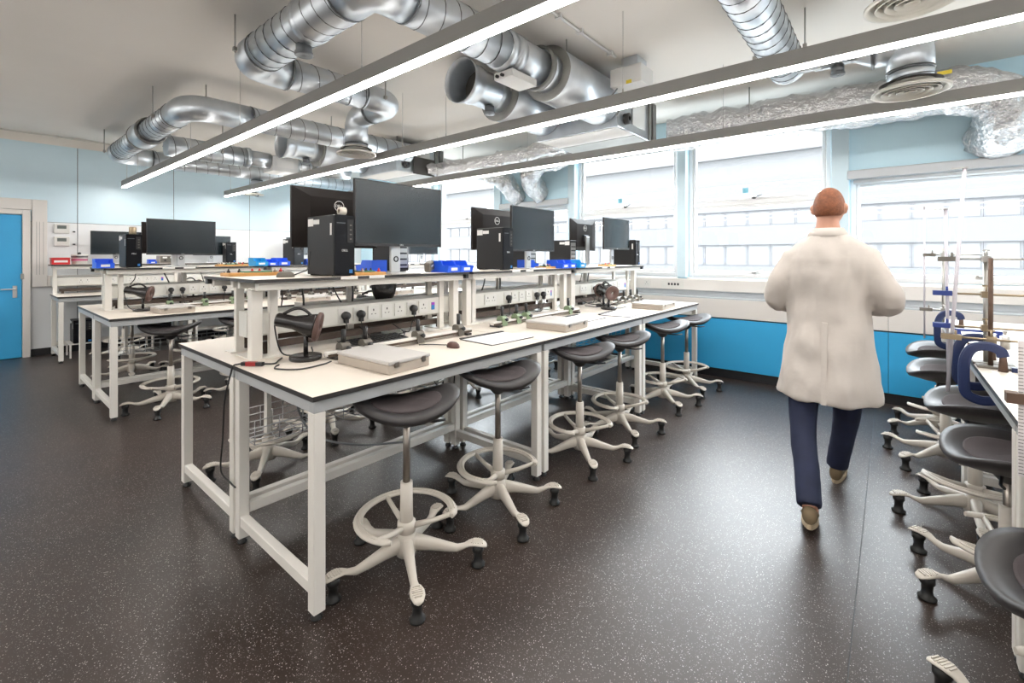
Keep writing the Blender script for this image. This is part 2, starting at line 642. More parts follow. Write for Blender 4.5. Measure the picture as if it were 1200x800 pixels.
# pilaster faces a little proud of the wall
for (a, b_) in ((-7.025, -6.925), (-5.355, -5.205), (-3.825, -3.705), (-2.145, -2.035), (-0.495, -0.34)):
    struct(MB().box(a, b_, Y1 - .05, Y1, 1.18, 2.95).build('pilaster', 'wall_lightblue', ww, bevel=.004))
for i, (a, b_, z0, z1, k) in enumerate(wopen):
    wd = sroot('window_%d' % (i + 1), 'white framed window ' + ('with a high transom' if k == 'tall' else 'under a roller blind box'))
    fr = MB()
    y0, y1 = Y1 + .06, Y1 + .14
    e = .05
    fr.box(a, a + e, y0, y1, z0, z1)
    fr.box(b_ - e, b_, y0, y1, z0, z1)
    fr.box(a + e, b_ - e, y0, y1, z1 - e, z1)
    fr.box(a + e, b_ - e, y0, y1, z0, z0 + e)
    fr.build('window_frame', 'upvc', wd, bevel=.006)
    tops = [z0 + e, z1 - e]
    if k == 'tall':
        zt = 2.10
        MB().box(a + e, b_ - e, y0 + .01, y1, zt - .026, zt + .026).build('transom', 'upvc', wd, bevel=.006)
        tops = [z0 + e, zt - .026, zt + .026, z1 - e]
    for q in range(0, len(tops), 2):
        zz0, zz1 = tops[q], tops[q + 1]
        # opening sash inside the frame, then the pane
        s = MB()
        sx0, sx1 = a + e + .002, b_ - e - .002
        s.box(sx0, sx0 + .034, y0 + .015, y1 - .01, zz0, zz1)
        s.box(sx1 - .034, sx1, y0 + .015, y1 - .01, zz0, zz1)
        s.box(sx0 + .034, sx1 - .034, y0 + .015, y1 - .01, zz0, zz0 + .034)
        s.box(sx0 + .034, sx1 - .034, y0 + .015, y1 - .01, zz1 - .034, zz1)
        s.build('sash', 'upvc', wd, bevel=.005)
        MB().box(sx0 + .034, sx1 - .034, y0 + .04, y0 + .046, zz0 + .034, zz1 - .034).build('pane', 'window_glass', wd)
        hx = (a + b_) / 2
        MB().box(hx - .02, hx + .02, y0 - .005, y0 + .015, zz0 + .012, zz0 + .04).tube([(hx, y0 - .02, zz0 + .026), (hx + .10, y0 - .045, zz0 + .05)], .007, 8).build('window_handle', 'black_plastic' if q else 'steel', wd)
    if i in (3, 4):
        MB().box(hx - .13, hx - .07, y0 + .0385, y0 + .0395, 2.22, 2.28).build('window_sticker', 'sticker_cyan', wd)
    MB().box(a, b_, Y1 - .02, Y1 + .06, z0 - .02, z0).build('window_sill', 'upvc', wd, bevel=.004)
    if k == 'low':
        bl = MB()
        bl.box(a - .02, b_ + .02, Y1 - .075, Y1 - .002, z1 - .01, z1 + .085)
        bl.build('blind_box', 'casing_top', wd, bevel=.012, seg=2)
        MB().cyl((a + .03, Y1 - .03, z1 - .035), (b_ - .03, Y1 - .03, z1 - .035), .022, n=12).build('blind_roll', 'casing_top', wd)

# wall trunking with sockets below the windows
t = struct(MB().box(X0 + .05, X1, Y1 - .06, Y1 - .001, 1.015, 1.16).build('trim_4', 'cream', bevel=.006), 'cream trunking with sockets under the windows')
for xx in (-5.0, -4.1, -3.3, -2.75, -2.55):
    socket(t, (xx, Y1 - .06, 1.085), '-y')
mb = MB()
mb.box(-2.35, -2.05, Y1 - .064, Y1 - .06, 1.04, 1.13)
gp = mb.build('data_plate', 'socket_white', t)
for k in range(4):
    MB().box(-2.26 + k * .04, -2.235 + k * .04, Y1 - .066, Y1 - .064, 1.07, 1.10).build('data_port', 'ink', gp)

# heater casing: blue fronts, cream cap, grey top
YC = 5.80
cs = sroot('trim_5', 'blue fronted heater casing with cream cap along the windows')
MB().box(X0 + .05, X1, YC + .03, Y1 - .001, 0, .93).build('casing_core', 'seam_dark', cs)
px_ = [X0 + .05, -7.35, -4.95, -2.55, -0.02, 2.4, X1]
for a, b_ in zip(px_[:-1], px_[1:]):
    MB().box(a + .002, b_ - .002, YC, YC + .028, .105, .70).build('front_panel', 'panel_blue', cs, bevel=.002)
    MB().box(a + .001, b_ - .001, YC - .006, YC + .03, .715, .935).build('cap_panel', 'cream', cs, bevel=.004)
MB().box(X0 + .05, X1, YC - .006, Y1 - .002, .9355, .95).build('casing_lid', 'casing_top', cs)
struct(MB().box(X0 + .05, X1, Y1 - .012, Y1 - .001, .951, 1.014).build('trim_6', 'casing_top'), 'grey strip behind the heater casing')
struct(MB().box(X0 + .05, X1, YC + .012, YC + .03, 0, .104).build('baseboard_window', 'plinth_black'), 'black plinth under the blue casing')

# ------------------------------------------------------------------ the building across the street
YF = 35.0
struct(MB().box(-90, 70, 6.3, YF + .3, -8.3, -8.0).build('ground', 'bounce_ground'), 'added pale street ground, unseen below the windows, for light on the ceiling')  # unseen ground added to control the daylight reaching the ceiling from below
bd = thing('office_building', 'pale office block with strips of windows across the street outside', 'building', (-8, YF, -8))
g = MB()


def fb(name, x0, x1, z0, z1, y0, y1, m_, par, bev=0.0):
    return MB().box(x0 + 8, x1 + 8, y0 - YF, y1 - YF, z0 + 8, z1 + 8).build(name, m_, par, bev)


fb('wall', -75, 45, -8, 9.6, YF + .25, YF + 8, 'facade_wall', bd)
for (z0, z1) in ((-1.9, 0.75), (2.25, 3.55), (4.6, 6.3)):
    fb('spandrel_band', -75, 45, z0, z1, YF - .1, YF + .25, 'facade_band', bd)
fb('parapet', -75, 45, 8.4, 9.8, YF - .25, YF + .3, 'facade_wall', bd)
rows = ((0.75, 2.25), (3.55, 4.6))
wfm = None
for (z0, z1) in rows:
    fm = MB()
    hw = .72
    zc = z1 - z0
    fm.box(-hw, hw, 0, .12, 0, .09).box(-hw, hw, 0, .12, zc - .09, zc).box(-hw, -hw + .08, 0, .12, .09, zc - .09).box(hw - .08, hw, 0, .12, .09, zc - .09)
    fm = fm.mesh('facade_window', 'facade_frame')
    pm = MB().box(-hw + .08, hw - .08, .06, .08, .09, zc - .09).mesh('facade_pane', 'facade_pane')
    for k in range(46):
        o = link('facade_window', fm, bd)
        o.location = (-52 + k * 1.45 + 8, .1, z0 + 8)
        q = link('facade_pane', pm, o)

# ------------------------------------------------------------------ linear lights
ZL = 2.54
LX0, LX1 = -9.32, 2.6


def linear_light(yc, label, wires, x0=LX0, x1=LX1):
    t = thing('linear_light', label, 'light', (0, yc, ZL), group='suspended linear lights')
    hw, ht = .032, .09
    mb = MB()
    mb.box(x0, x1, -hw, -hw + .004, 0, ht).box(x0, x1, hw - .004, hw, 0, ht).box(x0, x1, -hw + .004, hw - .004, ht - .03, ht - .026)
    mb.box(x0, x0 + .004, -hw + .004, hw - .004, 0, ht).box(x1 - .004, x1, -hw + .004, hw - .004, 0, ht)
    mb.build('housing', 'fixture_grey', t)
    MB().box(x0 + .006, x1 - .006, -hw + .005, hw - .005, -.012, .008).build('diffuser', 'lamp_strip', t)
    MB().box(x0 + .006, x1 - .006, -hw + .006, hw - .006, ht - .024, ht - .018).build('added_uplight', 'ceiling_fill', t)  # glowing strip added on top of the housing to brighten the ceiling
    for xx in wires:
        cb = MB().cyl((xx, 0, ht - .02), (xx, 0, ZC - ZL), .0022, n=5)
        cb.lathe([(.006, ht - .02), (.006, ht + .03), (.003, ht + .04)], (xx, 0, 0), n=8)
        cb.build('hanger_cable', 'steel', t)
    return t


linear_light(1.63, 'long grey linear light with white glow, farthest from the windows, ending by the door', (-9.1, -8.42, -6.02, -4.6, -2.6, -.9, 1.4))
linear_light(3.07, 'long grey linear light with white glow, middle one of the three in view', (-9.1, -8.2, -5.9, -4.1, -3.4, -1.5, .9))
linear_light(4.52, 'long grey linear light with white glow, closest to the windows', (-9.1, -8.2, -7.0, -5.2, -3.5, -1.2, 1.2))
linear_light(-.95, 'added grey linear light, out of view over the floor behind the camera', (-8, -5, -2, 1))  # extra unseen fixture, added to brighten the camera side of the room
linear_light(-2.35, 'added grey linear light, out of view near the back wall', (-8, -5, -2, 1))  # second unseen fixture, added for more light on the near areas

# ------------------------------------------------------------------ ductwork


def spiral(mb, p0, p1, r, pitch=.13, rr=.004, per=16):
    p0 = Vector(p0)
    p1 = Vector(p1)
    ax = (p1 - p0)
    L = ax.length
    ax.normalize()
    u = Vector((0, 0, 1)) if abs(ax.z) < .9 else Vector((1, 0, 0))
    x = u.cross(ax).normalized()
    y = ax.cross(x)
    k = int(L / pitch * per)
    pts = []
    for i in range(k + 1):
        a = 2 * PI * i / per
        pts.append(p0 + ax * (L * i / max(k, 1)) + (x * math.cos(a) + y * math.sin(a)) * r)
    if len(pts) > 2:
        mb.tube(pts, rr, 4, smooth=False)
    return mb


def duct_pipe(t, p0, p1, r, pitch=.13, name='duct_section', matn='galv'):
    o = MB().cyl(p0, p1, r, n=28).build(name, matn, t)
    if pitch:
        spiral(MB(), p0, p1, r + .001, pitch).build('spiral_seam', 'seam_metal', o)
    return o


def elbow(t, pts, rad, r, name='elbow', matn='galv', n=10):
    pp = fillet(pts, rad, n)
    o = MB().tube(pp, r, 24).build(name, matn, t)
    for q, a in ((0, 1), (-1, -2)):
        sm = MB()
        P_, Q_ = Vector(pp[q]), Vector(pp[a])
        ax = (Q_ - P_).normalized()
        sm.lathe([(r - .003, -.008), (r + .004, -.008), (r + .004, .008), (r - .003, .008)], P_, ax, 24)
        sm.build('collar', 'seam_metal', o)
    return o


def collar(t, c, ax, r, wdt=.05, m_='galv', name='collar'):
    return MB().lathe([(r - .01, -wdt / 2), (r + .008, -wdt / 2), (r + .008, wdt / 2), (r - .01, wdt / 2)], c, ax, 28).build(name, m_, t)


def diffuser(t, c, r):
    """round cone diffuser facing down at the end of a duct"""
    mb = MB()
    mb.lathe([(r * .55, .10), (r * .62, .03), (r * .92, .012), (r, .0), (r, -.012), (r * .93, -.014), (r * .84, .012)], c, n=36)
    mb.build('diffuser_rim', 'diffuser_white', t)
    for k in (.76, .56, .36, .17):
        MB().lathe([(r * k, -.012), (r * (k - .02), -.016), (r * (k - .10), .03), (r * (k - .085), .034), (r * k, -.006)], c, n=32).build('diffuser_cone', 'diffuser_white', t)
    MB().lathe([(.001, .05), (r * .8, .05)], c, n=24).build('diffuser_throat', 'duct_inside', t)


# run over the middle benches, by the door wall
ZD = 2.93
t = thing('spiral_duct', 'galvanised spiral duct loop nearest the door, with two elbows', 'duct', (-7, 1.43, ZD))
o = t.location.copy()


def L_(*p):
    return tuple(Vector(p) - CUR)


CUR = o
duct_pipe(t, L_(-8.30, 1.43, ZD), L_(-7.15, 1.43, ZD), .125)
MB().lathe([(.125, 0), (.155, .03), (.155, .42), (.125, .45)], L_(-7.17, 1.43, ZD), (1, 0, 0), 28).build('enlarged_collar', 'galv', t)
collar(t, L_(-7.15, 1.43, ZD), (1, 0, 0), .15, .05, 'galv_dark')
collar(t, L_(-6.74, 1.43, ZD), (1, 0, 0), .15, .05, 'galv_dark')
duct_pipe(t, L_(-6.72, 1.43, ZD), L_(-5.75, 1.43, ZD), .125)
elbow(t, [L_(-5.78, 1.43, ZD), L_(-5.32, 1.43, ZD), L_(-5.32, 1.98, ZD)], .44, .127)
duct_pipe(t, L_(-5.32, 1.96, ZD), L_(-5.32, 4.1, ZD), .125, .16)
elbow(t, [L_(-8.28, 1.43, ZD), L_(-8.68, 1.43, ZD), L_(-8.68, 1.85, ZD)], .36, .127)
duct_pipe(t, L_(-8.68, 1.83, ZD), L_(-8.68, 5.4, ZD), .125, .16)


def lrod(t, x, y, z0):
    c = t.location
    mb = MB().cyl((x - c.x, y - c.y, z0 - .03 - c.z), (x - c.x, y - c.y, ZC - c.z), .006, n=6)
    mb.box(x - c.x - .013, x - c.x + .013, y - c.y - .013, y - c.y + .013, z0 - .02 - c.z, z0 + .01 - c.z)
    mb.build('hanger_rod', 'steel', t)


for (x, y) in ((-8.5, 1.275), (-5.95, 1.275), (-5.48, 1.62), (-5.48, 3.0), (-8.84, 2.6)):
    lrod(t, x, y, ZD)
# small outlet with a grille under the far leg
elbow(t, [L_(-8.68, 3.35, ZD - .14), L_(-8.68, 3.35, ZD - .3), L_(-8.68, 3.3, ZD - .36)], .12, .09)
MB().lathe([(.09, .03), (.16, .012), (.16, 0), (.02, .004)], L_(-8.68, 3.3, ZD - .40), n=24).build('outlet_flange', 'diffuser_white', t)

# branch with actuator box
t = thing('branch_duct', 'short branch duct with a grey actuator box and damper', 'duct', (-7.0, 1.6, 2.80))
CUR = t.location.copy()
ZB = 2.83
duct_pipe(t, L_(-6.95, 1.62, ZB), L_(-6.95, 2.55, ZB), .13)
duct_pipe(t, L_(-6.95, 2.55, ZB), L_(-6.95, 2.85, ZB), .11, 0)
collar(t, L_(-6.95, 2.55, ZB), (0, 1, 0), .13)
bx = MB()
bx.box(-.17, .17, 1.25, 1.62, -.12, .10)
bx.build('actuator_box', 'light_grey_box', t, bevel=.006)
MB().box(.172, .175, 1.30, 1.55, -.06, .05).build('box_label', 'label_white', t)
duct_pipe(t, L_(-6.95, 3.22, ZB), L_(-6.95, 3.7, ZB), .09, .12)
MB().lathe([(.09, 0), (.125, .01), (.125, .05), (.09, .06)], L_(-6.95, 3.45, ZB), (0, 1, 0), 20).build('damper_ring', 'galv_dark', t)
duct_pipe(t, L_(-6.95, 3.7, ZB), L_(-6.95, 4.1, ZB), .12, 0)
lrod(t, -6.8, 2.2, ZB)


def air_unit(xc, suffix_label, foil_dir):
    """ceiling heat-recovery unit"""
    t = thing('ventilation_unit', suffix_label, 'ventilation unit', (xc, 4.5, 2.72))
    b = MB().box(-.49, .49, -.42, .47, 0, .42)
    b.build('casing', 'galv', t, bevel=.004)
    MB().box(-.47, .47, -.395, -.02, -.006, -.001).build('access_panel', 'light_grey_box', t, bevel=.002)
    MB().box(-.47, .47, .0, .45, -.006, -.001).build('access_panel', 'galv_dark', t, bevel=.002)
    MB().box(-.485, .485, -.425, -.421, .01, .41).build('front_plate', 'galv', t)
    for s in (-1, 1):
        m_ = MB()
        m_.box(s * .49, s * .505, .30, .36, 0, .42)
        m_.box(s * .49, s * .515, .385, .47, .0, .42)
        m_.build('end_flange', 'galv_dark', t)
    MB().lathe([(.055, 0), (.055, .05), (.02, .05)], (.49, -.26, .10), (1, 0, 0), 16).build('drain_spigot', 'black_plastic', t)
    MB().box(.49, .50, -.10, .20, .08, .36).build('end_hatch', 'light_grey_box', t, bevel=.003)
    c = Vector((xc, 4.5, 2.72))
    for sx in (-.44, .44):
        for sy in (-.38, .42):
            MB().cyl((sx, sy, .42), (sx, sy, ZC - 2.72), .006, n=6).build('hanger_rod', 'steel', t)
    return t


air_unit(-2.54, 'galvanised ceiling ventilation unit over the front bench row', 1)
au = air_unit(-6.08, 'galvanised ceiling ventilation unit over the middle bench row', 1)
MB().box(.516, .53, -.14, .27, -.02, .24).build('end_opening', 'duct_inside', au)
# control box on top of the first unit
t = thing('control_box', 'grey control box with yellow sticker by the ceiling above ventilation unit', 'control box', (-1.82, 3.90, 2.98))
MB().box(-.15, .15, -.13, .13, .0, .16).build('box_body', 'light_grey_box', t, bevel=.006)
MB().box(.01, .06, -.1325, -.1305, -.001, .03).build('warning_sticker', 'yellow', t)
MB().tube(smooth_path([(-.1, -.08, 0), (-.16, -.1, -.09), (-.1, -.05, -.17), (-.16, .02, -.21)]), .008, 6).build('cable', 'cable_grey', t)
MB().box(-.05, .1, -.1, .1, .16, .25).build('mount_bracket', 'galv', t)


def silencer(t, p0, p1, rin, rout, back=.0):
    """big round attenuator along +Y with stepped front"""
    p0 = Vector(p0)
    ax = (Vector(p1) - p0).normalized()
    Ln = (Vector(p1) - p0).length
    MB().lathe([(rin, 0), (rout, .001), (rout, Ln), (rin, Ln + .001)], p0, ax, 36).build('silencer_body', 'galv', t)
    MB().lathe([(rin - .005, -.003), (rout + .004, -.003), (rout + .004, .012), (rin, .012)], p0, ax, 36).build('silencer_rim', 'galv_dark', t)


def open_inlet(xc, label, yn=2.80, zc=3.0):
    t = thing('inlet_duct', label, 'duct', (xc, yn, zc))
    # flared open mouth
    MB().lathe([(.165, .40), (.165, .20), (.175, .17), (.175, .14), (.165, .12), (.19, .05), (.20, .0), (.193, .0), (.185, .05), (.155, .12), (.155, .40)], (0, 0, 0), (0, 1, 0), 32).build('inlet_mouth', 'galv', t)
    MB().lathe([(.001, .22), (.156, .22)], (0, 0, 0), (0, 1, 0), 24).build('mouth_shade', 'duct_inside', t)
    MB().lathe([(.165, .40), (.172, .41), (.172, .45), (.165, .46), (.165, .56)], (0, 0, 0), (0, 1, 0), 28).build('duct_section', 'galv', t)
    MB().cyl((.05, .33, -.16), (.05, .33, -.215), .045, n=16).lathe([(.052, -.215), (.052, -.235), (.01, -.235)], (.05, .33, 0), n=16).build('test_stub', 'seam_metal', t)
    silencer(t, (0, .52, 0), (0, 1.265, 0), .16, .235)
    MB().cyl((.17, .5, 0), (.17, .5, ZC - zc), .006, n=6).build('hanger_rod', 'steel', t)
    return t


open_inlet(-2.92, 'open mouthed inlet duct with silencer over the front bench row')
open_inlet(-6.46, 'open mouthed inlet duct with silencer over the middle bench row')

# main run over the front benches
ZE = 2.98
t = thing('spiral_duct', 'large galvanised spiral duct bending over the front bench row to a silencer', 'duct', (-2.2, 1.45, ZE))
CUR = t.location.copy()
r = .14
duct_pipe(t, L_(-3.62, 1.45, ZE), L_(-2.45, 1.45, ZE), r)
elbow(t, [L_(-2.46, 1.45, ZE), L_(-2.22, 1.45, ZE), L_(-2.22, 1.69, ZE)], .20, r + .002)
collar(t, L_(-2.9, 1.45, ZE), (1, 0, 0), r)
MB().cyl(L_(-3.0, 1.45, ZE - .12), L_(-3.0, 1.45, ZE - .19), .05, n=16).lathe([(.058, 0), (.058, -.02), (.05, -.022), (.01, -.015)], L_(-3.0, 1.45, ZE - .18), n=16).build('test_stub', 'seam_metal', t)
duct_pipe(t, L_(-2.22, 1.68, ZE), L_(-2.22, 2.55, ZE), r)
collar(t, L_(-2.22, 2.56, ZE), (0, 1, 0), r + .004, .07)
collar(t, L_(-2.22, 2.66, ZE), (0, 1, 0), r + .004, .07)
MB().cyl(L_(-2.22, 2.55, ZE), L_(-2.22, 3.05, ZE), r + .004, n=28).build('duct_section', 'galv', t)
collar(t, L_(-2.22, 3.0, ZE), (0, 1, 0), r + .03, .05, 'galv_dark')
MB().box(-.11, .07, 1.12, 1.42, -.205, -.15).build('damper_plate', 'light_grey_box', t, bevel=.004)
for xx in (-.07, -.02):
    MB().cyl((xx, 1.12, -.185), (xx, 1.10, -.185), .012, n=10).build('damper_knob', 'black_plastic', t)
silencer(t, L_(-2.22, 3.13, ZE), L_(-2.22, 4.05, ZE), .15, .225)
MB().cyl(L_(-2.22, 3.02, ZE), L_(-2.22, 3.14, ZE), .16, n=28).build('duct_section', 'galv', t)
# far leg: elbow at the end, along the room, then down to a diffuser
XE = -3.88
elbow(t, [L_(-3.60, 1.45, ZE), L_(XE, 1.45, ZE), L_(XE, 1.73, ZE)], .24, r + .002)
duct_pipe(t, L_(XE, 1.72, ZE), L_(XE, 2.45, ZE), r - .015, .15)
elbow(t, [L_(XE, 2.43, ZE), L_(XE, 2.78, ZE), L_(XE - .36, 2.78, ZE)], .3, r - .018)
elbow(t, [L_(XE - .34, 2.78, ZE), L_(XE - .66, 2.78, ZE), L_(XE - .66, 2.78, ZE - .30)], .26, r - .018)
MB().cyl(L_(XE - .66, 2.78, ZE - .29), L_(XE - .66, 2.78, ZE - .36), r - .02, n=24).build('duct_section', 'galv', t)
diffuser(t, L_(XE - .66, 2.78, ZE - .40), .21)
for (x, y) in ((-3.72, 1.285), (-2.38, 2.1), (XE + .14, 2.6), (-2.05, 3.17)):
    lrod(t, x, y, ZE)

# run by the windows over the aisle
t = thing('spiral_duct', 'galvanised spiral duct over the aisle ending in round ceiling diffuser', 'duct', (-.64, 4.2, 2.96))
CUR = t.location.copy()
duct_pipe(t, L_(-.64, 1.9, 2.96), L_(-.64, 4.22, 2.96), .13, .12)
MB().lathe([(.13, 0), (.134, .01), (.134, .03), (.001, .032)], L_(-.64, 4.2, 2.96), (0, 1, 0), 28).build('end_cap', 'galv', t)
duct_pipe(t, L_(-.55, 4.1, 2.90), L_(-.22, 4.1, 2.90), .055, 0)
collar(t, L_(-.38, 4.1, 2.90), (1, 0, 0), .056, .12)
MB().cyl(L_(-.30, 4.1, 2.85), L_(-.30, 4.1, 2.79), .04, n=16).lathe([(.045, 0), (.045, -.015), (.01, -.015)], L_(-.30, 4.1, 2.79), n=16).build('test_stub', 'seam_metal', t)
MB().lathe([(.055, 0), (.06, .02), (.12, .12), (.125, .14)], L_(-.22, 4.1, 2.90), (1, 0, 0), 24).build('reducer', 'galv', t)
elbow(t, [L_(-.10, 4.1, 2.90), L_(.10, 4.1, 2.90), L_(.10, 4.1, 2.70)], .19, .127)
duct_pipe(t, L_(.10, 4.1, 2.72), L_(.10, 4.1, 2.62), .125, .05)
diffuser(t, L_(.10, 4.1, 2.57), .21)
for (x, y) in ((-.475, 3.86), (-.80, 3.86)):
    lrod(t, x, y, 2.96)
t = thing('round_diffuser', 'cream round cone diffuser high under the ceiling, cropped by the picture top', 'diffuser', (.085, 3.22, 2.80))
diffuser(t, (0, 0, 0), .205)
MB().cyl((0, 0, .08), (0, 0, .42), .12, n=24).build('duct_section', 'galv', t)


# foil wrapped flexible ducts along the window wall
def foil_duct(label, pts, r, seed):
    base = Vector(pts[0])
    pp = smooth_path([Vector(p) - base for p in pts], 10)
    mb = MB()
    n = 24
    # resample
    path = []
    for a, b_ in zip(pp[:-1], pp[1:]):
        k = max(1, int((b_ - a).length / .035))
        for q in range(k):
            path.append(a.lerp(b_, q / k))
    path.append(pp[-1])
    mb.tube(path, r, n, caps=True)
    rr = random.Random(seed)
    off = Vector((rr.random() * 9, rr.random() * 9, 0))
    out = []
    nr = len(path)
    for i, v in enumerate(mb.v):
        v = Vector(v)
        c = path[min(i // n, nr - 1)]
        dlt = (v - c)
        q = v * 7 + off
        a = noise.noise(q) * .03 + noise.noise(q * 2.6) * .026 + abs(noise.noise(q * 1.7)) * .03 + noise.noise(q * 5.5) * .014
        out.append(tuple(c + dlt * (1 + a / r)))
    mb.v = out
    t = thing('foil_duct', label, 'duct', base)
    mb.build('foil_sleeve', 'foil', t)
    return t


t = foil_duct('foil wrapped duct along window wall, bending down into the blue wall above blind', [(-2.03, 5.42, 2.90), (-1.2, 5.48, 2.90), (-.3, 5.52, 2.90), (.35, 5.54, 2.90), (.68, 5.58, 2.80), (.76, 5.68, 2.58), (.72, 6.0, 2.50)], .19, 1)
for x in (-1.15, .26):
    lrod(t, x, 5.30, 2.93)
b = t.location
MB().box(-.02, .07, -.195, -.185, 0, .03).build('tape_mark', 'yellow', t).location = (2.35, .02, .07)
t = foil_duct('crumpled foil duct curving into the wall, closer to the ventilation unit', [(-3.09, 5.15, 2.86), (-3.6, 5.40, 2.86), (-4.1, 5.55, 2.84), (-4.35, 5.68, 2.68), (-4.38, 6.0, 2.45)], .15, 2)
lrod(t, -3.7, 5.25, 2.9)
t = foil_duct('crumpled foil duct curving into the wall, beside its twin towards the door', [(-5.535, 4.95, 2.86), (-5.2, 5.3, 2.84), (-4.95, 5.55, 2.78), (-4.86, 5.72, 2.62), (-4.84, 6.0, 2.42)], .15, 3)
lrod(t, -5.25, 5.1, 2.9)
foil_duct('thin crumpled foil duct hanging below the ceiling between ventilation units', [(-5.52, 4.66, 2.80), (-5.2, 4.69, 2.78), (-4.7, 4.80, 2.80), (-4.0, 4.86, 2.82), (-3.10, 4.78, 2.84)], .085, 4)

# ceiling conduit
t = thing('conduit', 'white ceiling conduit with clips running to the control box', 'conduit', (-2.0, 3.0, ZC - .02))
MB().tube(fillet([(.5, -.9, 0), (.12, -.55, 0), (.12, .70, 0)], .25), .010, 8).build('pipe', 'light_grey_box', t)
for y in (-.2, .1, .6):
    MB().box(.095, .145, y - .012, y + .012, -.015, .019).build('pipe_clip', 'light_grey_box', t)
t = thing('conduit', 'thin conduit along the ceiling edge above the panelled wall', 'conduit', (X0 + .12, 1.5, ZC - .02))
MB().cyl((0, -3.5, 0), (0, 4.4, 0), .010, n=8).build('pipe', 'trunk_grey', t)
for y in (-1.6, -.6, .4, 1.4, 2.4):
    MB().box(-.02, .02, y - .012, y + .012, -.014, .019).build('pipe_clip', 'trunk_grey', t)

# ------------------------------------------------------------------ lab tables
ORD = ['first', 'second', 'third', 'fourth', 'fifth', 'sixth', 'seventh', 'eighth', 'ninth', 'tenth']
ZT = 0.90


def make_table(D, Ln, label, cat='table', group=None):
    """origin: centre of the footprint; +X is the side the stools stand on"""
    t = thing('lab_table', label, cat, group=group)
    hx, hy = D / 2, Ln / 2
    top = MB()
    top.box(-hx, hx, -hy + .001, hy - .001, ZT - .0015, ZT, 0)
    top.box(-hx, hx, -hy + .001, hy - .001, ZT - .0215, ZT - .0015, 1)
    top.build('tabletop', ['laminate', 'edge_dark'], t)
    fr = MB()
    i, w_ = .012, .05
    z0, z1 = ZT - .072, ZT - .022
    fr.box(hx - i - .03, hx - i, -hy + i, hy - i, z0, z1)
    fr.box(-hx + i, -hx + i + .03, -hy + i, hy - i, z0, z1)
    fr.box(-hx + i + .03, hx - i - .03, -hy + i, -hy + i + .03, z0, z1)
    fr.box(-hx + i + .03, hx - i - .03, hy - i - .03, hy - i, z0, z1)
    fr.build('top_rail_frame', 'rail_grey', t, bevel=.002)
    lg = MB().box(-.025, .025, -.025, .025, .03, z0).mesh('leg', 'frame_paint', .003)
    ft = MB().lathe([(.001, 0), (.022, 0), (.024, .008), (.014, .016), (.012, .03)], n=14).mesh('foot', 'rubber')
    for sx in (-1, 1):
        for sy in (-1, 1):
            o = link('leg', lg, t)
            o.location = (sx * (hx - i - .025), sy * (hy - i - .025), 0)
            link('levelling_foot', ft, o)
    for sy in (-1, 1):
        y = sy * (hy - i - .025)
        MB().box(-hx + i + .051, hx - i - .051, y - .02, y + .02, .095, .145).build('end_stretcher', 'frame_paint', t, bevel=.003)
    x = -hx + i + .025
    MB().box(x - .02, x + .02, -hy + i + .051, hy - i - .051, .145, .195).build('long_stretcher', 'frame_paint', t, bevel=.003)
    return t


AX, AY = -1.735, 0.87
YS = [(AY, AY + 1.55), (AY + 1.553, AY + 3.10), (AY + 3.103, AY + 4.65)]
TR = make_table(.835, 1.547, 'x')
TL = make_table(.885, 1.547, 'x')
TN = ['near end', 'middle', 'window end']
tables = []


def place_table(proto, xc, yc, rz, label, group):
    return dup(proto, label, (xc, yc, 0), rz, group)


for (off, dy, row) in ((0, 0, 'front'), (-3.5, -.055, 'middle')):
    for k, (a, b_) in enumerate(YS):
        yc = (a + b_) / 2 + dy
        place_table(TR, AX - .4175 + off, yc, 0, 'white topped lab table, %s of the %s bench row, %s side' % (TN[k], row, 'aisle' if row == 'front' else 'front bench'), 'lab tables')
        place_table(TL, AX - .84 - .4425 + off, yc, PI, 'white topped lab table, %s of the %s bench row, door side' % (TN[k], row), 'lab tables')
for k, (a, b_) in enumerate(YS):
    place_table(TR, -8.60 - .4175, (a + b_) / 2 - .055, 0, 'white topped lab table against panelled wall, %s of that row' % TN[k], 'lab tables')
DXF = .325
for k, (a, b_) in enumerate(((.82, 2.37), (2.373, 3.92), (3.923, 5.47))):
    place_table(TR, DXF + .4175, (a + b_) / 2, PI, 'white topped lab table carrying clamp stands, %s of the bench by the lab coat' % ['close end', 'middle', 'window end'][k], 'lab tables')
for p in (TR, TL):
    for ch in list(p.children):
        for g_ in list(ch.children):
            bpy.data.objects.remove(g_)
        bpy.data.objects.remove(ch)
    bpy.data.objects.remove(p)

# ------------------------------------------------------------------ gantries (raised shelves with socket trunking)
ZS = 1.33


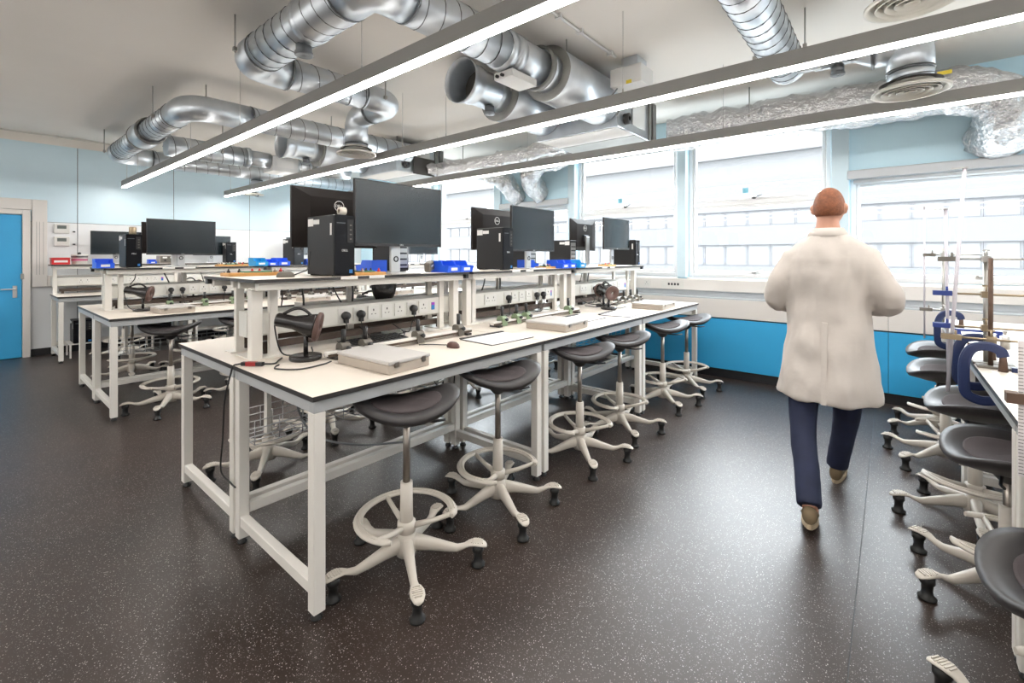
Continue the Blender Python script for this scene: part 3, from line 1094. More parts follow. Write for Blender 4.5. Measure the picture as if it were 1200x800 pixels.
def gantry(x_front, depth, y0, y1, side, label, posts='a', plates=True, seed=0):
    """side=+1: working face towards +X; x_front = world X of the shelf's working edge"""
    Ln = y1 - y0
    t = thing('shelf_gantry', label, 'shelf unit', (x_front, y0, ZT), 0, 'shelf gantries on the benches')
    if side < 0:
        t.rotation_euler = (0, 0, PI)
        t.location = (x_front, y1, ZT)
    h = ZS - ZT
    sh = MB()
    sh.box(-depth, 0, 0, Ln, h - .0015, h, 0).box(-depth, 0, 0, Ln, h - .019, h - .0015, 1)
    so = sh.build('shelf_board', ['laminate', 'edge_dark'], t)
    rg = random.Random(seed)
    yy = .45 + rg.random() * .1
    for q in range(2):
        MB().box(0, .0012, yy, yy + .11, h - .018, h - .001).build('edge_label', 'label_white', so)
        yy += .19
    MB().box(-.075, -.035, .03, Ln - .03, h - .062, h - .0195).build('shelf_rail', 'frame_paint', t, bevel=.002)
    MB().box(-depth + .03, -depth + .06, .03, Ln - .03, h - .06, h - .0195).build('shelf_rail', 'frame_paint', t, bevel=.002)
    MB().box(-.045, -.005, Ln - .035, Ln - .005, h - .05, h - .0195).build('shelf_clip', 'black_plastic', t)
    big = MB().box(-.028, .028, -.028, .028, 0, h - .062).mesh('post', 'frame_paint', .003)
    sl = MB().box(-.016, .016, -.022, .022, 0, h - .062).mesh('slim_post', 'frame_paint', .002)
    if side > 0:
        spots = [(big, -.125, .05), (sl, -.16, .155), (big, -.125, Ln - .05), (sl, -.16, Ln - .155)]
        if x_front < -9:
            spots = [(sl, -.16, .05), (sl, -.16, Ln - .05)]
    else:
        spots = [(sl, -depth + .05, .07), (sl, -depth + .05, Ln - .07), (sl, -depth + .05, Ln * .5)]
    for me, x, y in spots:
        link('post', me, t).location = (x, y, 0)
    for y in (.02, Ln - .19):
        MB().box(-depth + .03, -.095 if side > 0 else -depth + .12, y, y + .17, 0, .006).build('base_plate', 'frame_paint', t)
    # trunking: hung between the posts
    tk = MB()
    xb = -.205 if side > 0 else -.30
    prof = [(-.05, .115), (-.05, .25), (.0, .25), (.052, .238), (.052, .125), (.045, .115)]
    tk.prism([(p[0] + xb, p[1]) for p in prof], 0, 1)
    LT = Ln - .03 if side > 0 else Ln - .42
    tk.v = [(p[0], .03 + p[2] * (LT - .06), p[1]) for p in tk.v]
    tr = tk.build('socket_trunking', 'trunk_grey', t)
    for q in (.018, LT - .03):
        MB().box(xb - .05, xb + .052, q, q + .012, .115, .25).build('trunking_cap', 'trunk_grey', t)
    MB().box(xb - .02, xb + .02, .10, Ln - .10, .035, .075).build('cable_ledge', 'board_brown', t)
    for q in (.12, Ln * .5, Ln - .15):
        MB().box(xb - .012, xb + .012, q, q + .03, 0, .035).build('ledge_foot', 'board_brown', t)
    fx = xb + .052
    ys_ = [.36] + [.58 + k * .105 for k in range(7)]
    for k, y in enumerate(ys_):
        if y > LT - .09:
            break
        socket(tr, (fx, y, .18), '+x', n=2 if k == 0 else 1)
    MB().box(fx, fx + .003, LT - .22, LT - .19, .15, .185).build('switch_plate', 'badge_blue', tr)
    MB().box(fx, fx + .003, LT - .22, LT - .19, .185, .205).build('switch_plate', 'purple', tr)
    return t


def plug(name_label, loc, fall, group, side=1, rest=0.0):
    """mains plug in a socket, lead dropping to the bench"""
    t = thing('power_plug', name_label, 'plug', loc, 0 if side > 0 else PI, group)
    b = MB()
    b.lathe([(.001, .0), (.023, .0), (.027, .012), (.024, .036), (.001, .040)], (0, 0, 0), (1, 0, 0), 14)
    b.box(.008, .034, -.011, .011, -.045, -.01)
    b.build('plug_body', 'black_plastic', t)
    rg = random.Random(int(loc[1] * 1000))
    e1 = rg.uniform(-.04, .04)
    pth = smooth_path([(.02, 0, -.04), (.025, .005, -.09), (.02, e1 * .5, -.5 * fall), (.0, e1, -fall + .01), (-.05, e1 * 1.5, -fall + .004)], 6)
    MB().tube(pth, .0035, 6).build('lead', 'cable_black', t)
    return t


rows = []
for (off, dy, row) in ((0, 0, 'front'), (-3.5, -.055, 'middle')):
    for k in range(3):
        y0 = [.95, 2.53, 4.07][k] + dy
        y1 = [2.49, 4.03, 5.70][k] + dy
        gantry(-2.49 + off, .34, y0, y1, 1, 'white raised shelf with sockets, %s of the %s bench row, %s side' % (TN[k], row, 'aisle' if row == 'front' else 'front bench'), seed=k + 3)
        gantry(-3.25 + off, .41, y0, y1, -1, 'white raised shelf with sockets, %s of the %s bench row, door side' % (TN[k], row), seed=k + 13)
for k in range(3):
    y0 = [.80, 2.38, 3.93][k]
    y1 = [2.34, 3.89, 5.2][k]
    gantry(-9.08, .36, y0, y1, 1, 'white raised shelf against panelled wall, %s of that row' % TN[k], seed=k + 23)

# plugs
FX = -2.49 - .205 + .052
pn = 0
for (y0, idx, row, off, dy) in ((.95, (1, 2, 6), 'front', 0, 0), (2.53, (1, 5, 6), 'front', 0, 0), (4.07, (1, 2), 'front', 0, 0),
                                (.95, (1, 2, 6), 'middle', -3.5, -.055), (2.53, (2, 4), 'middle', -3.5, -.055)):
    which = {.95: 'near end', 2.53: 'middle', 4.07: 'window end'}[y0]
    for q, i in enumerate(idx):
        y = y0 + dy + [.36, .58, .685, .79, .895, 1.0, 1.105][i]
        plug('black mains plug, %s in the %s trunking of the %s bench row' % (ORD[q], which, row), (FX + off + .009, y, ZT + .178), .17, 'mains plugs on the benches')
for q, y in enumerate((1.80, 2.0)):
    plug('black mains plug in dado trunking on panelled wall, %s from the door' % ORD[q], (X0 + .079, y, 1.08), .15, 'mains plugs on the benches')

# ------------------------------------------------------------------ saddle stools


def make_stool():
    t = thing('saddle_stool', 'x', 'stool')
    # five star base; each leg with ribbed foot pad and glide
    KS = .925
    secs = [(.0, .118, .056, .07), (.05, .118, .052, .07), (.12, .108, .044, .056), (.20, .092, .036, .042), (.255, .083, .032, .030), (.29, .092, .034, .020),
            (.315, .104, .046, .015), (.345, .108, .060, .014), (.375, .104, .060, .013), (.398, .096, .040, .011), (.405, .092, .016, .008)]
    rings = []
    for (rr, z, wd, ht) in secs:
        ring = []
        for q in range(12):
            a = 2 * PI * q / 12
            c, s = math.cos(a), math.sin(a)
            ring.append((rr * KS, wd / 2 * (abs(c) ** .7) * (1 if c >= 0 else -1), z + ht / 2 * (abs(s) ** .7) * (1 if s >= 0 else -1)))
        rings.append(ring)
    lm = MB().loft(rings).mesh('base_leg', 'stool_base')
    rb = MB()
    for q in range(6):
        x = (.325 + q * .011) * KS
        hw = .021 if 0 < q < 5 else .015
        rb.box(x, x + .005, -hw, hw, .1085 if q < 4 else .106, .1165 if q < 4 else .1135)
    rbm = rb.mesh('tread_rib', 'stool_base')
    gm = MB().lathe([(.001, 0), (.031, 0), (.033, .010), (.022, .018), (.019, .04), (.021, .062), (.027, .070), (.027, .095), (.001, .098)], (.36 * KS, 0, 0), n=16).mesh('glide', 'rubber')
    for k in range(5):
        o = link('base_leg', lm, t)
        o.rotation_euler = (0, 0, 2 * PI * k / 5)
        link('tread_ribs', rbm, o)
        link('glide', gm, o)
    MB().lathe([(.001, .06), (.045, .065), (.052, .09), (.050, .14), (.036, .165), (.001, .17)], n=20).build('hub', 'stool_base', t)
    MB().cyl((0, 0, .16), (0, 0, .40), .031, .028, n=18).build('column_sleeve', 'stool_base', t)
    MB().cyl((0, 0, .395), (0, 0, .71), .0165, n=14).build('gas_lift', 'bolt_metal', t)
    # C shaped foot ring on three spokes
    rg_ = []
    a0, a1 = R(66), R(336)
    n = 40
    for i in range(n + 1):
        a = a0 + (a1 - a0) * i / n
        wdt = .042 * (1 if 0 < i < n else .35)
        ht = .022
        ring = []
        for q in range(10):
            b = 2 * PI * q / 10
            rr = .215 + wdt / 2 * math.cos(b)
            ring.append((rr * math.cos(a), rr * math.sin(a), .245 + ht / 2 * math.sin(b)))
        rg_.append(ring)
    MB().loft(rg_).build('foot_ring', 'stool_base', t)
    for wz, rr in ((.2575, .206), (.2575, .222)):
        pts = [(rr * math.cos(a0 + (a1 - a0) * (i + 2) / (n + 4)), rr * math.sin(a0 + (a1 - a0) * (i + 2) / (n + 4)), wz - .0015) for i in range(n)]
        MB().tube(pts, .0025, 4).build('ring_rib', 'stool_base', t)
    for a in (R(71), R(200), R(318)):
        MB().tube([(.03 * math.cos(a), .03 * math.sin(a), .195), (.12 * math.cos(a), .12 * math.sin(a), .215), (.21 * math.cos(a), .21 * math.sin(a), .245)], [.016, .012, .011], 8).build('ring_spoke', 'stool_base', t)
    MB().lathe([(.030, .165), (.042, .17), (.042, .215), (.030, .22)], n=20).build('ring_collar', 'stool_base', t)
    # saddle seat: lateral axis Y curls up, X is front/back
    nr, na = 9, 40
    ax_, by = .205, .245

    def surf(rr, a):
        c, s = math.cos(a), math.sin(a)
        e = .8
        x = ax_ * rr * (abs(c) ** e) * (1 if c >= 0 else -1)
        y = by * rr * (abs(s) ** e) * (1 if s >= 0 else -1)
        # a little waisted in front
        return x, y

    vs, fs = [], []
    def ztop(x, y, rr):
        u = y / by
        return .752 + .084 * abs(u) ** 1.9 + .012 * (x / ax_) ** 2 - .030 * max(0, rr - .82) ** 1.4 / .18 ** 1.4 * .55

    mb = MB()
    topr, botr = [], []
    for i in range(1, nr + 1):
        rr = i / nr
        topr.append([(*surf(rr, 2 * PI * j / na), ztop(*surf(rr, 2 * PI * j / na), rr)) for j in range(na)])
    rings = list(reversed(topr))
    lower = []
    for rr, dz in ((1.0, .022), (.95, .036), (.8, .045), (.55, .052), (.3, .058), (.12, .06)):
        lower.append([(*surf(rr, 2 * PI * j / na), ztop(*surf(rr, 2 * PI * j / na), min(rr, .9)) - dz) for j in range(na)])
    allr = list(reversed(lower)) + rings
    mb.loft(allr)
    st = mb.build('seat_shell', 'stool_seat', t)
    pad = MB()
    pr = []
    for rr, dz in ((.60, -.003), (.60, .006), (.56, .0095), (.40, .010), (.2, .0105), (.03, .0105)):
        ring = []
        for j in range(na):
            x, y = surf(rr, 2 * PI * j / na)
            ring.append((x * 1.05, y * 1.12, ztop(x, y, rr) + .012 * (abs(y) / by) * 0 + dz))
        pr.append(ring)
    pad.loft(pr)
    pad.build('seat_pad', 'seat_fabric', t)
    MB().lathe([(.018, .655), (.030, .662), (.070, .708), (.105, .728), (.10, .735)], n=18).build('seat_mount', 'black_plastic', t)
    MB().tube([(.03, .03, .690), (.06, .12, .684), (.065, .17, .690)], .006, 6).build('height_lever', 'black_plastic', t)
    return t


ST = make_stool()


def stool(x, y, rz, label, z=0.0, srz=None):
    o = dup(ST, label, (x, y, 0), rz, 'saddle stools')
    for ch in o.children:
        nm = ch.name.split('.')[0]
        if nm in ('seat_shell', 'seat_pad', 'seat_mount', 'height_lever', 'gas_lift'):
            ch.location.z = z
            if srz is not None:
                ch.rotation_euler = (0, 0, srz - rz)
    return o


for k, (x, y, rz) in enumerate(((-1.74, 1.325, -30), (-1.75, 1.98, -26), (-1.73, 2.85, -44), (-1.74, 3.50, -44), (-1.73, 4.405, -44), (-1.72, 5.06, -44))):
    stool(x, y, R(rz), 'dark saddle stool on aisle side of front bench row, %s from its near end' % ORD[k])
for k, (x, y, rz) in enumerate(((-3.28, 1.34, 2), (-3.60, 1.97, 12), (-3.55, 2.88, 30), (-3.55, 3.52, 10), (-3.5, 4.6, 20))):
    stool(x, y, R(rz + 180), 'dark saddle stool on door side of front bench row, %s from its near end' % ORD[k])
for k, (x, y, rz) in enumerate(((-5.30, 1.275, -30), (-5.26, 1.92, -26), (-5.25, 2.84, -44), (-5.26, 3.47, -44), (-5.25, 4.5, -20))):
    stool(x, y, R(rz), 'dark saddle stool on front bench side of middle bench row, %s from its near end' % ORD[k])
for k, (x, y, rz) in enumerate(((-7.0, 1.3, 25), (-7.05, 1.95, 5), (-7.0, 3.1, 15), (-7.0, 4.6, 30))):
    stool(x, y, R(rz + 180), 'dark saddle stool on door side of middle bench row, %s from its near end' % ORD[k])
for k, (x, y, rz) in enumerate(((-8.55, 1.5, -20), (-8.5, 2.85, -10), (-8.55, 3.45, -24))):
    stool(x, y, R(rz), 'dark saddle stool at the bench along panelled wall, %s from the door' % ORD[k])
for k, (x, y, rz, z, sr) in enumerate(((.40, 1.87, 144, -.21, 8), (.38, 2.815, 146, -.16, 10), (.35, 3.50, 126, -.13, 4), (.29, 4.35, 158, -.12, 4), (.30, 5.05, 140, -.09, 4))):
    stool(x, y, R(rz), 'dark saddle stool at the bench with clamp stands, %s from the camera' % ORD[k], z, R(180 + sr))
for ch in list(ST.children):
    for g_ in list(ch.children):
        bpy.data.objects.remove(g_)
    bpy.data.objects.remove(ch)
bpy.data.objects.remove(ST)

# ------------------------------------------------------------------ computers on the shelves


def monitor(x, y, face, wd, ht, zb, label, dark=False, arm=False):
    """x: panel plane, y: centre, zb: bottom edge height; stands on the shelf"""
    t = thing('monitor', label, 'monitor', (x, y, ZS), 0 if face > 0 else PI, 'monitors on the shelves')
    z0 = zb - ZS
    b = MB()
    # back shell, thicker in the middle
    r0 = [(0, -wd / 2, z0), (0, wd / 2, z0), (0, wd / 2, z0 + ht), (0, -wd / 2, z0 + ht)]
    r1 = [(-.018, -wd / 2, z0), (-.018, wd / 2, z0), (-.018, wd / 2, z0 + ht), (-.018, -wd / 2, z0 + ht)]
    r2 = [(-.04, -wd * .32, z0 + ht * .12), (-.04, wd * .32, z0 + ht * .12), (-.04, wd * .32, z0 + ht * .85), (-.04, -wd * .32, z0 + ht * .85)]
    b.loft([r0, r1, r2], smooth=False)
    b.build('back_shell', 'monitor_back', t)
    MB().box(.0005, .003, -wd / 2 + .006, wd / 2 - .006, z0 + .018, z0 + ht - .006).build('screen', 'screen', t)
    bz = MB().box(.0005, .004, -wd / 2, -wd / 2 + .006, z0, z0 + ht).box(.0005, .004, wd / 2 - .006, wd / 2, z0, z0 + ht).box(.0005, .004, -wd / 2 + .006, wd / 2 - .006, z0 + ht - .006, z0 + ht)
    bz.box(.0005, .004, -wd / 2 + .006, wd / 2 - .006, z0, z0 + .018)
    bo = bz.build('bezel', 'black_plastic', t)
    text('DELL', .014, 'silver', bo, (.0042, 0, z0 + .009), (R(90), 0, R(90)))
    # stand
    MB().box(-.085, -.062, -.038, .038, .008, z0 + ht * .45).build('stand_neck', 'silver', t, bevel=.004)
    MB().box(-.062, -.040, -.06, .06, z0 + ht * .30, z0 + ht * .5).build('mount_plate', 'black_plastic', t, bevel=.004)
    MB().box(-.15, .06, -.12, .12, 0, .009).build('stand_base', 'silver', t, bevel=.003)
    MB().lathe([(.013, 0), (.02, .001), (.02, .004), (.013, .004)], (-.061, 0, .10), (1, 0, 0), 16).build('cable_hole', 'black_plastic', t)
    # emblem on the back
    cy, cz = 0.0, z0 + ht * .72
    lg = MB().tube([(-.0415, cy + .035 * math.cos(2 * PI * k / 28), cz + .035 * math.sin(2 * PI * k / 28)) for k in range(28)], .0024, 6, closed=True).build('emblem_ring', 'label_white', t)
    text('DELL', .026, 'label_white', lg, (-.0415, cy, cz), (R(90), 0, R(-90)))
    st = MB().box(-.0188, -.018, wd * .36, wd * .36 + .06, z0 + ht * .80, z0 + ht * .80 + .025)
    st.build('asset_sticker', 'label_white', t)
    return t


def pc(xf, y, label, face=1, wd=.13, ht=.365, dp=.31, z=ZS):
    t = thing('computer_tower', label, 'computer', (xf, y, z), 0 if face > 0 else PI, 'computer towers on the shelves')
    MB().box(-dp, -.012, -wd / 2, wd / 2, .006, ht).build('case_shell', 'pc_black', t, bevel=.004)
    fb_ = MB().box(-.0115, 0, -wd / 2, wd / 2, .006, ht).build('front_bezel', 'black_gloss', t, bevel=.003)
    text('DELL', .018, 'label_white', fb_, (.0008, 0, ht * .42), (R(90), 0, R(90)))
    MB().box(0, .001, wd * .12, wd * .42, ht * .55, ht * .93).build('port_panel', 'pc_black', t)
    for k in range(4):
        MB().box(.001, .0018, wd * .24, wd * .34, ht * (.60 + .075 * k), ht * (.61 + .075 * k) + .004).build('usb_port', 'saddle_grey', t)
    MB().box(0, .001, -wd * .40, wd * .02, ht * .86, ht * .875).build('drive_slot', 'seam_dark', t)
    MB().box(0, .001, wd * .22, wd * .38, .018, .040).build('badge', 'badge_blue', t)
    s = -wd / 2 if face > 0 else wd / 2
    sg = -1 if face > 0 else 1
    for (x0, x1, z0, z1) in ((-dp + .010, -dp + .075, ht - .060, ht - .014), (-dp + .078, -dp + .15, ht - .050, ht - .022), (-.052, -.034, ht - .12, ht - .05)):
        a, b_ = sorted((s, s + sg * .001))
        MB().box(x0, x1, a, b_, z0, z1).build('sticker', 'label_white', t)
    for sx in (-dp + .03, -.04):
        MB().box(sx - .01, sx + .01, -wd / 2 + .01, wd / 2 - .01, 0, .006).build('foot', 'rubber', t)
    # rear connector field
    MB().box(-dp - .002, -dp, -wd / 2 + .012, wd / 2 - .012, .03, ht - .03).build('rear_panel', 'steel', t)
    for k in range(5):
        MB().box(-dp - .004, -dp - .002, -wd / 2 + .02, wd / 2 - .02, .045 + k * .045, .058 + k * .045).build('rear_slot', 'black_plastic', t)
    return t


def parts_bin(x, y, z, label, rz=0, m_='bin_blue', s=1.0):
    t = thing('parts_bin', label, 'storage bin', (x, y, z), rz, 'blue parts bins')
    L_2, W_2, H_ = .085 * s, .055 * s, .075 * s
    w_ = .004
    b = MB()
    b.box(-L_2, L_2, -W_2, W_2, 0, w_)
    prof = [(-L_2, w_), (L_2, w_), (L_2 + .012, H_ * .55), (L_2 * .45, H_ * .62), (L_2 * .25, H_), (-L_2, H_)]
    for sy in (-1, 1):
        mt = Matrix(((1, 0, 0), (0, 0, -1), (0, 1, 0)))
        q = MB().prism(prof, 0, w_, mt)
        b.add([(p[0], p[1] + (W_2 if sy > 0 else -W_2 + w_), p[2]) for p in q.v], q.f)
    b.box(-L_2, -L_2 + w_, -W_2 + w_, W_2 - w_, w_, H_)
    b.box(L_2, L_2 + w_, -W_2 + w_, W_2 - w_, w_, H_ * .55)
    b.build('bin_shell', m_, t)
    MB().box(L_2 + w_, L_2 + w_ + .001, -W_2 * .5, W_2 * .5, H_ * .15, H_ * .4).build('bin_label', 'label_white', t)
    return t


def circuit_board(x, y, z, label, rz=0, ln=.26):
    t = thing('circuit_board', label, 'circuit board', (x, y, z), rz, 'wooden circuit boards')
    MB().box(-.07, .07, -ln / 2, ln / 2, 0, .02).build('wood_base', 'wood_board', t, bevel=.002)
    rg = random.Random(int(y * 100))
    for k in range(6):
        yy = -ln / 2 + .03 + k * (ln - .06) / 5
        MB().lathe([(.001, .020), (.010, .020), (.010, .030), (.005, .034), (.005, .042), (.001, .044)], (rg.uniform(-.05, .05), yy, 0), n=10).build('terminal', rg.choice(['black_plastic', 'bolt_metal', 'red_plastic']), t)
    MB().box(-.045, .045, -ln * .25, ln * .2, .0205, .028).build('pcb', 'green_pcb', t)
    return t


# aisle side of the front row
pc(-2.50, 1.455, 'black tower computer with stickers, nearest the camera on front bench shelf', dp=.33)
monitor(-2.53, 1.885, 1, .695, .415, 1.515, 'large blank grey-blue monitor at the near end of the front bench, facing the aisle')
pc(-2.53, 3.0, 'black tower computer halfway along the front bench shelf, facing the aisle', dp=.32)
monitor(-2.58, 3.43, 1, .655, .405, 1.495, 'blank monitor halfway along the front bench, facing the aisle')
monitor(-2.58, 5.12, 1, .66, .375, 1.53, 'blank monitor at the window end of the front bench, facing the aisle')
pc(-2.52, 5.58, 'black tower computer at the window end of the front bench shelf', dp=.33, ht=.33)
# door side of the front row, seen from behind
monitor(-3.02, 1.69, -1, .64, .405, 1.508, 'dark monitor back with round emblem at near end of front bench, facing the door')
monitor(-3.02, 3.36, -1, .64, .400, 1.508, 'dark monitor back with round emblem halfway along the front bench')
monitor(-3.04, 5.07, -1, .60, .395, 1.52, 'monitor back on bare stand at window end of the front bench, facing the door')
pc(-3.22, 2.18, 'black tower computer showing rear sockets behind the large blank monitor', face=-1, dp=.30, ht=.30)
pc(-3.22, 3.86, 'black tower computer showing its rear behind halfway monitor of front bench', face=-1, dp=.30, ht=.30)
pc(-3.22, 4.66, 'black tower computer behind the bare stand monitor at the window end', face=-1, dp=.30, ht=.31)
# middle row
pc(-5.99, 1.13, 'black tower computer at the near end of the middle bench shelf', dp=.32, ht=.345)
monitor(-6.05, 1.565, 1, .64, .385, 1.465, 'large black monitor on the near end of the middle bench shelf')
monitor(-6.55, 1.60, -1, .60, .36, 1.48, 'monitor back on door side of the middle bench, hidden behind the large black one')
pc(-6.03, 2.85, 'black tower computer on the middle section of the middle bench shelf', dp=.33, ht=.35)
monitor(-6.03, 3.30, 1, .62, .38, 1.48, 'dark monitor on the middle section of the middle bench shelf')
pc(-6.03, 4.50, 'black tower computer on the window end of the middle bench shelf', dp=.32, ht=.35)
monitor(-6.03, 4.95, 1, .60, .37, 1.48, 'dark monitor on the window end of the middle bench shelf')
# row on the wall
monitor(-9.20, 1.53, 1, .61, .355, 1.475, 'black monitor on the wall bench shelf, nearest the blue door')
pc(-9.09, 3.08, 'black tower computer on the wall bench shelf', dp=.19, ht=.37, wd=.16)
monitor(-9.31, 2.85, 1, .58, .345, 1.465, 'grey-blue monitor on the wall bench shelf behind a tower computer')
monitor(-9.20, 4.4, 1, .60, .35, 1.475, 'black monitor on the wall bench shelf, towards the windows')

t = thing('strap_roll', 'rolled beige strap lying on top of the nearest tower computer', 'strap', (-2.56, 1.47, ZS + .366))
MB().lathe([(.012, -.02), (.024, -.02), (.026, 0), (.024, .02), (.012, .02)], (0, 0, .0262), (0, 1, 0), 18).build('roll', 'laminate', t)
MB().box(-.06, .0, -.018, .018, 0, .004).build('tail', 'laminate', t)

# bins and boards
for (x, y, z, lb, rz, m_, s) in (
        (-2.58, 2.32, ZS, 'blue parts bin on front bench shelf, beside its twin before the tower computer', 0, 'bin_blue', 1.15),
        (-2.58, 2.45, ZS, 'blue parts bin on front bench shelf, touching the tower computer', 0, 'bin_blue', 1.15),
        (-3.04, 1.99, ZS, 'blue parts bin on front bench shelf beneath the large blank monitor', R(180), 'bin_blue', 1.2),
        (-2.80, 3.62, ZS, 'blue parts bin on front bench shelf beneath the halfway monitor', R(90), 'bin_blue', 1.1),
        (-2.56, 3.80, ZS, 'blue parts bin in a row of three before window end, first', 0, 'bin_blue', 1.1),
        (-2.56, 3.93, ZS, 'blue parts bin in a row of three before window end, middle', 0, 'bin_blue', 1.1),
        (-2.56, 4.12, ZS, 'cyan parts bin in a row of three before window end, last', 0, 'bin_cyan', 1.1),
        (-6.08, .905, ZS, 'blue parts bin at the near corner of the middle bench shelf', 0, 'bin_blue', 1.25),
        (-6.05, 2.35, ZS, 'cyan parts bin on the middle bench shelf beside a blue one', 0, 'bin_cyan', 1.3),
        (-6.05, 2.62, ZS, 'blue parts bin on the middle bench shelf beside a cyan one', 0, 'bin_blue', 1.3),
        (-6.05, 2.485, ZS, 'blue parts bin on the middle bench shelf between a cyan and a blue one', 0, 'bin_blue', 1.1),
        (-6.08, 3.02, ZS, 'blue parts bin beside the tower computer on the middle bench shelf', 0, 'bin_blue', 1.1),
        (-9.2, 1.96, ZS, 'small blue parts bin on wall bench shelf under a monitor', 0, 'bin_blue', .9)):
    parts_bin(x, y, z, lb, rz, m_, s)
circuit_board(-2.58, 1.64, ZS, 'wooden circuit board under the large blank monitor, beside the tower computer', 0, .22)
circuit_board(-3.03, 1.17, ZS, 'wooden circuit board at the near end of the front bench, door side', 0, .36)
circuit_board(-2.60, 3.64, ZS, 'wooden circuit board under the halfway monitor of the front bench', 0, .16)
circuit_board(-6.06, 2.06, ZS, 'wooden circuit board on the middle bench shelf beside the cyan bin', 0, .32)
circuit_board(-6.45, 2.2, ZS, 'wooden circuit board on the door side of the middle bench shelf', 0, .32)
circuit_board(-2.60, 4.90, ZS, 'wooden circuit board at the window end of front bench shelf', 0, .2)

# things on the wall bench shelf
t = thing('red_box', 'red plastic box with a white label on the wall bench shelf', 'box', (-9.2, .90, ZS))
MB().box(-.10, .10, -.095, .095, 0, .085).build('box_shell', 'red_plastic', t, bevel=.006)
MB().box(-.104, .104, -.099, .099, .085, .098).build('lid', 'red_plastic', t, bevel=.004)
MB().box(.1, .1015, -.07, .07, .03, .06).build('box_label', 'label_white', t)
t = thing('white_tub', 'white printed plastic tub with a black cap on the wall bench shelf', 'tub', (-9.24, 1.11, ZS))
MB().lathe([(.001, 0), (.082, 0), (.092, .13), (.096, .132), (.096, .145), (.001, .147)], n=28).build('tub_shell', 'label_white', t)
MB().lathe([(.0905, .05), (.0925, .08)], n=28).build('pink_print', 'pink_print', t)
MB().lathe([(.091, .100), (.0935, .118)], n=28).build('dark_print', 'ink', t)
MB().lathe([(.001, .147), (.02, .147), (.018, .17), (.001, .178)], n=14).build('cap', 'black_plastic', t)
t = thing('power_supply', 'grey bench power supply with two dials on the wall bench shelf', 'power supply', (-9.2, 1.98 + .2, ZS))
MB().box(-.10, .10, -.14, .14, .006, .13).build('housing', 'case_side', t, bevel=.004)
MB().box(.1, .103, -.13, .13, .015, .12).build('front_panel', 'saddle_grey', t)
for y in (-.07, .03):
    MB().cyl((.103, y, .05), (.118, y, .05), .016, n=12).build('dial', 'black_plastic', t)
    MB().box(.103, .105, y - .03, y + .03, .085, .11).build('meter', 'label_white', t)
for k, (yy, z) in enumerate(((.955, 1.86), (.955, 1.67))):
    t = thing('thermostat', 'white wall controller with grey display, %s of two by the door' % ('upper' if k == 0 else 'lower'), 'thermostat', (X0 + .01, yy, z))
    MB().box(0, .028, -.085, .085, -.07, .07).build('housing', 'socket_white', t, bevel=.006)
    MB().box(.028, .0295, -.05, .05, .0, .05).build('display', 'lcd_grey', t)
    MB().box(0, .012, .12, .15, -.05, -.03).build('sensor_tag', 'ink', t)
t = thing('gold_can', 'small gold can standing on the near tower computer of middle bench', 'can', (-6.1, 1.14, ZS + .346))
MB().lathe([(.001, 0), (.03, 0), (.032, .005), (.032, .07), (.03, .075), (.001, .075)], n=18).build('can_body', 'brass', t)
MB().lathe([(.001, .075), (.028, .075), (.028, .08), (.001, .08)], n=18).build('lid', 'silver', t)


# ------------------------------------------------------------------ optics kit on the benches
def ray_lamp(x, y, rz, label, s=1.0):
    t = thing('ray_lamp', label, 'lamp', (x, y, ZT), rz, 'black ray lamps with brown discs')
    MB().lathe([(.001, 0), (.078, 0), (.082, .006), (.080, .024), (.06, .028), (.001, .028)], n=28).build('base', 'lamp_black', t)
    MB().cyl((0, 0, .02), (0, 0, .15), .012, n=12).build('stem', 'lamp_black', t)
    # housing axis along local +X
    MB().lathe([(.001, -.15), (.030, -.15), (.036, -.14), (.036, -.06), (.042, -.04), (.066, .04), (.068, .05), (.001, .05)], (0, 0, .185), (.97, 0, -.22), 24).build('lamp_housing', 'lamp_black', t)
    c = Vector((0, 0, .185))
    a = Vector((.97, 0, -.22)).normalized()
    MB().lathe([(.014, .052), (.075, .052), (.078, .056), (.078, .070), (.072, .074), (.016, .074), (.014, .052)], c, a, 28).build('front_disc', 'bakelite_brown', t)
    MB().lathe([(.001, .06), (.014, .06)], c, a, 12).build('aperture', 'label_white', t)
    u = Vector((.22, 0, .97)).normalized()
    hp = [c + a * (-.12 + .15 * k / 10) + u * (.034 + .006 * k / 10 + .042 * math.sin(PI * k / 10)) for k in range(11)]
    MB().tube(hp, .008, 8).build('carry_handle', 'lamp_black', t)
    MB().tube(smooth_path([c + a * -.148, c + a * -.155 + Vector((0, 0, -.05)), (-.13, .05, .03), (-.06, .11, .006), (.0, .15, .006), (-.02, .24, .02)], 6), .004, 6).build('lead', 'cable_black', t)
    return t


def saddle(x, y, label, m_='saddle_grey', post=.07):
    t = thing('bench_saddle', label, 'optical saddle', (x, y, ZT + .004), 0, 'saddles on the optical rails')
    pf = []
    for k in range(9):
        a = PI * k / 8
        pf.append((.034 * math.cos(a), .052 + .026 * math.sin(a)))
    pf = [(.034, .0)] + pf + [(-.034, .0), (-.024, .0), (-.024, .043), (.024, .043), (.024, .0)]
    mt = Matrix(((1, 0, 0), (0, 0, 1), (0, 1, 0)))
    MB().prism(pf, -.026, .026, mt).build('clamp_block', m_, t)
    MB().cyl((0, 0, .074), (0, 0, .078 + post), .0125, n=14).build('post', 'black_plastic', t)
    MB().cyl((.03, 0, .05), (.052, 0, .05), .007, n=10).lathe([(.013, .0), (.013, .010), (.001, .010)], (.048, 0, .05), (1, 0, 0), 12).build('thumb_screw', 'black_plastic', t)
    return t


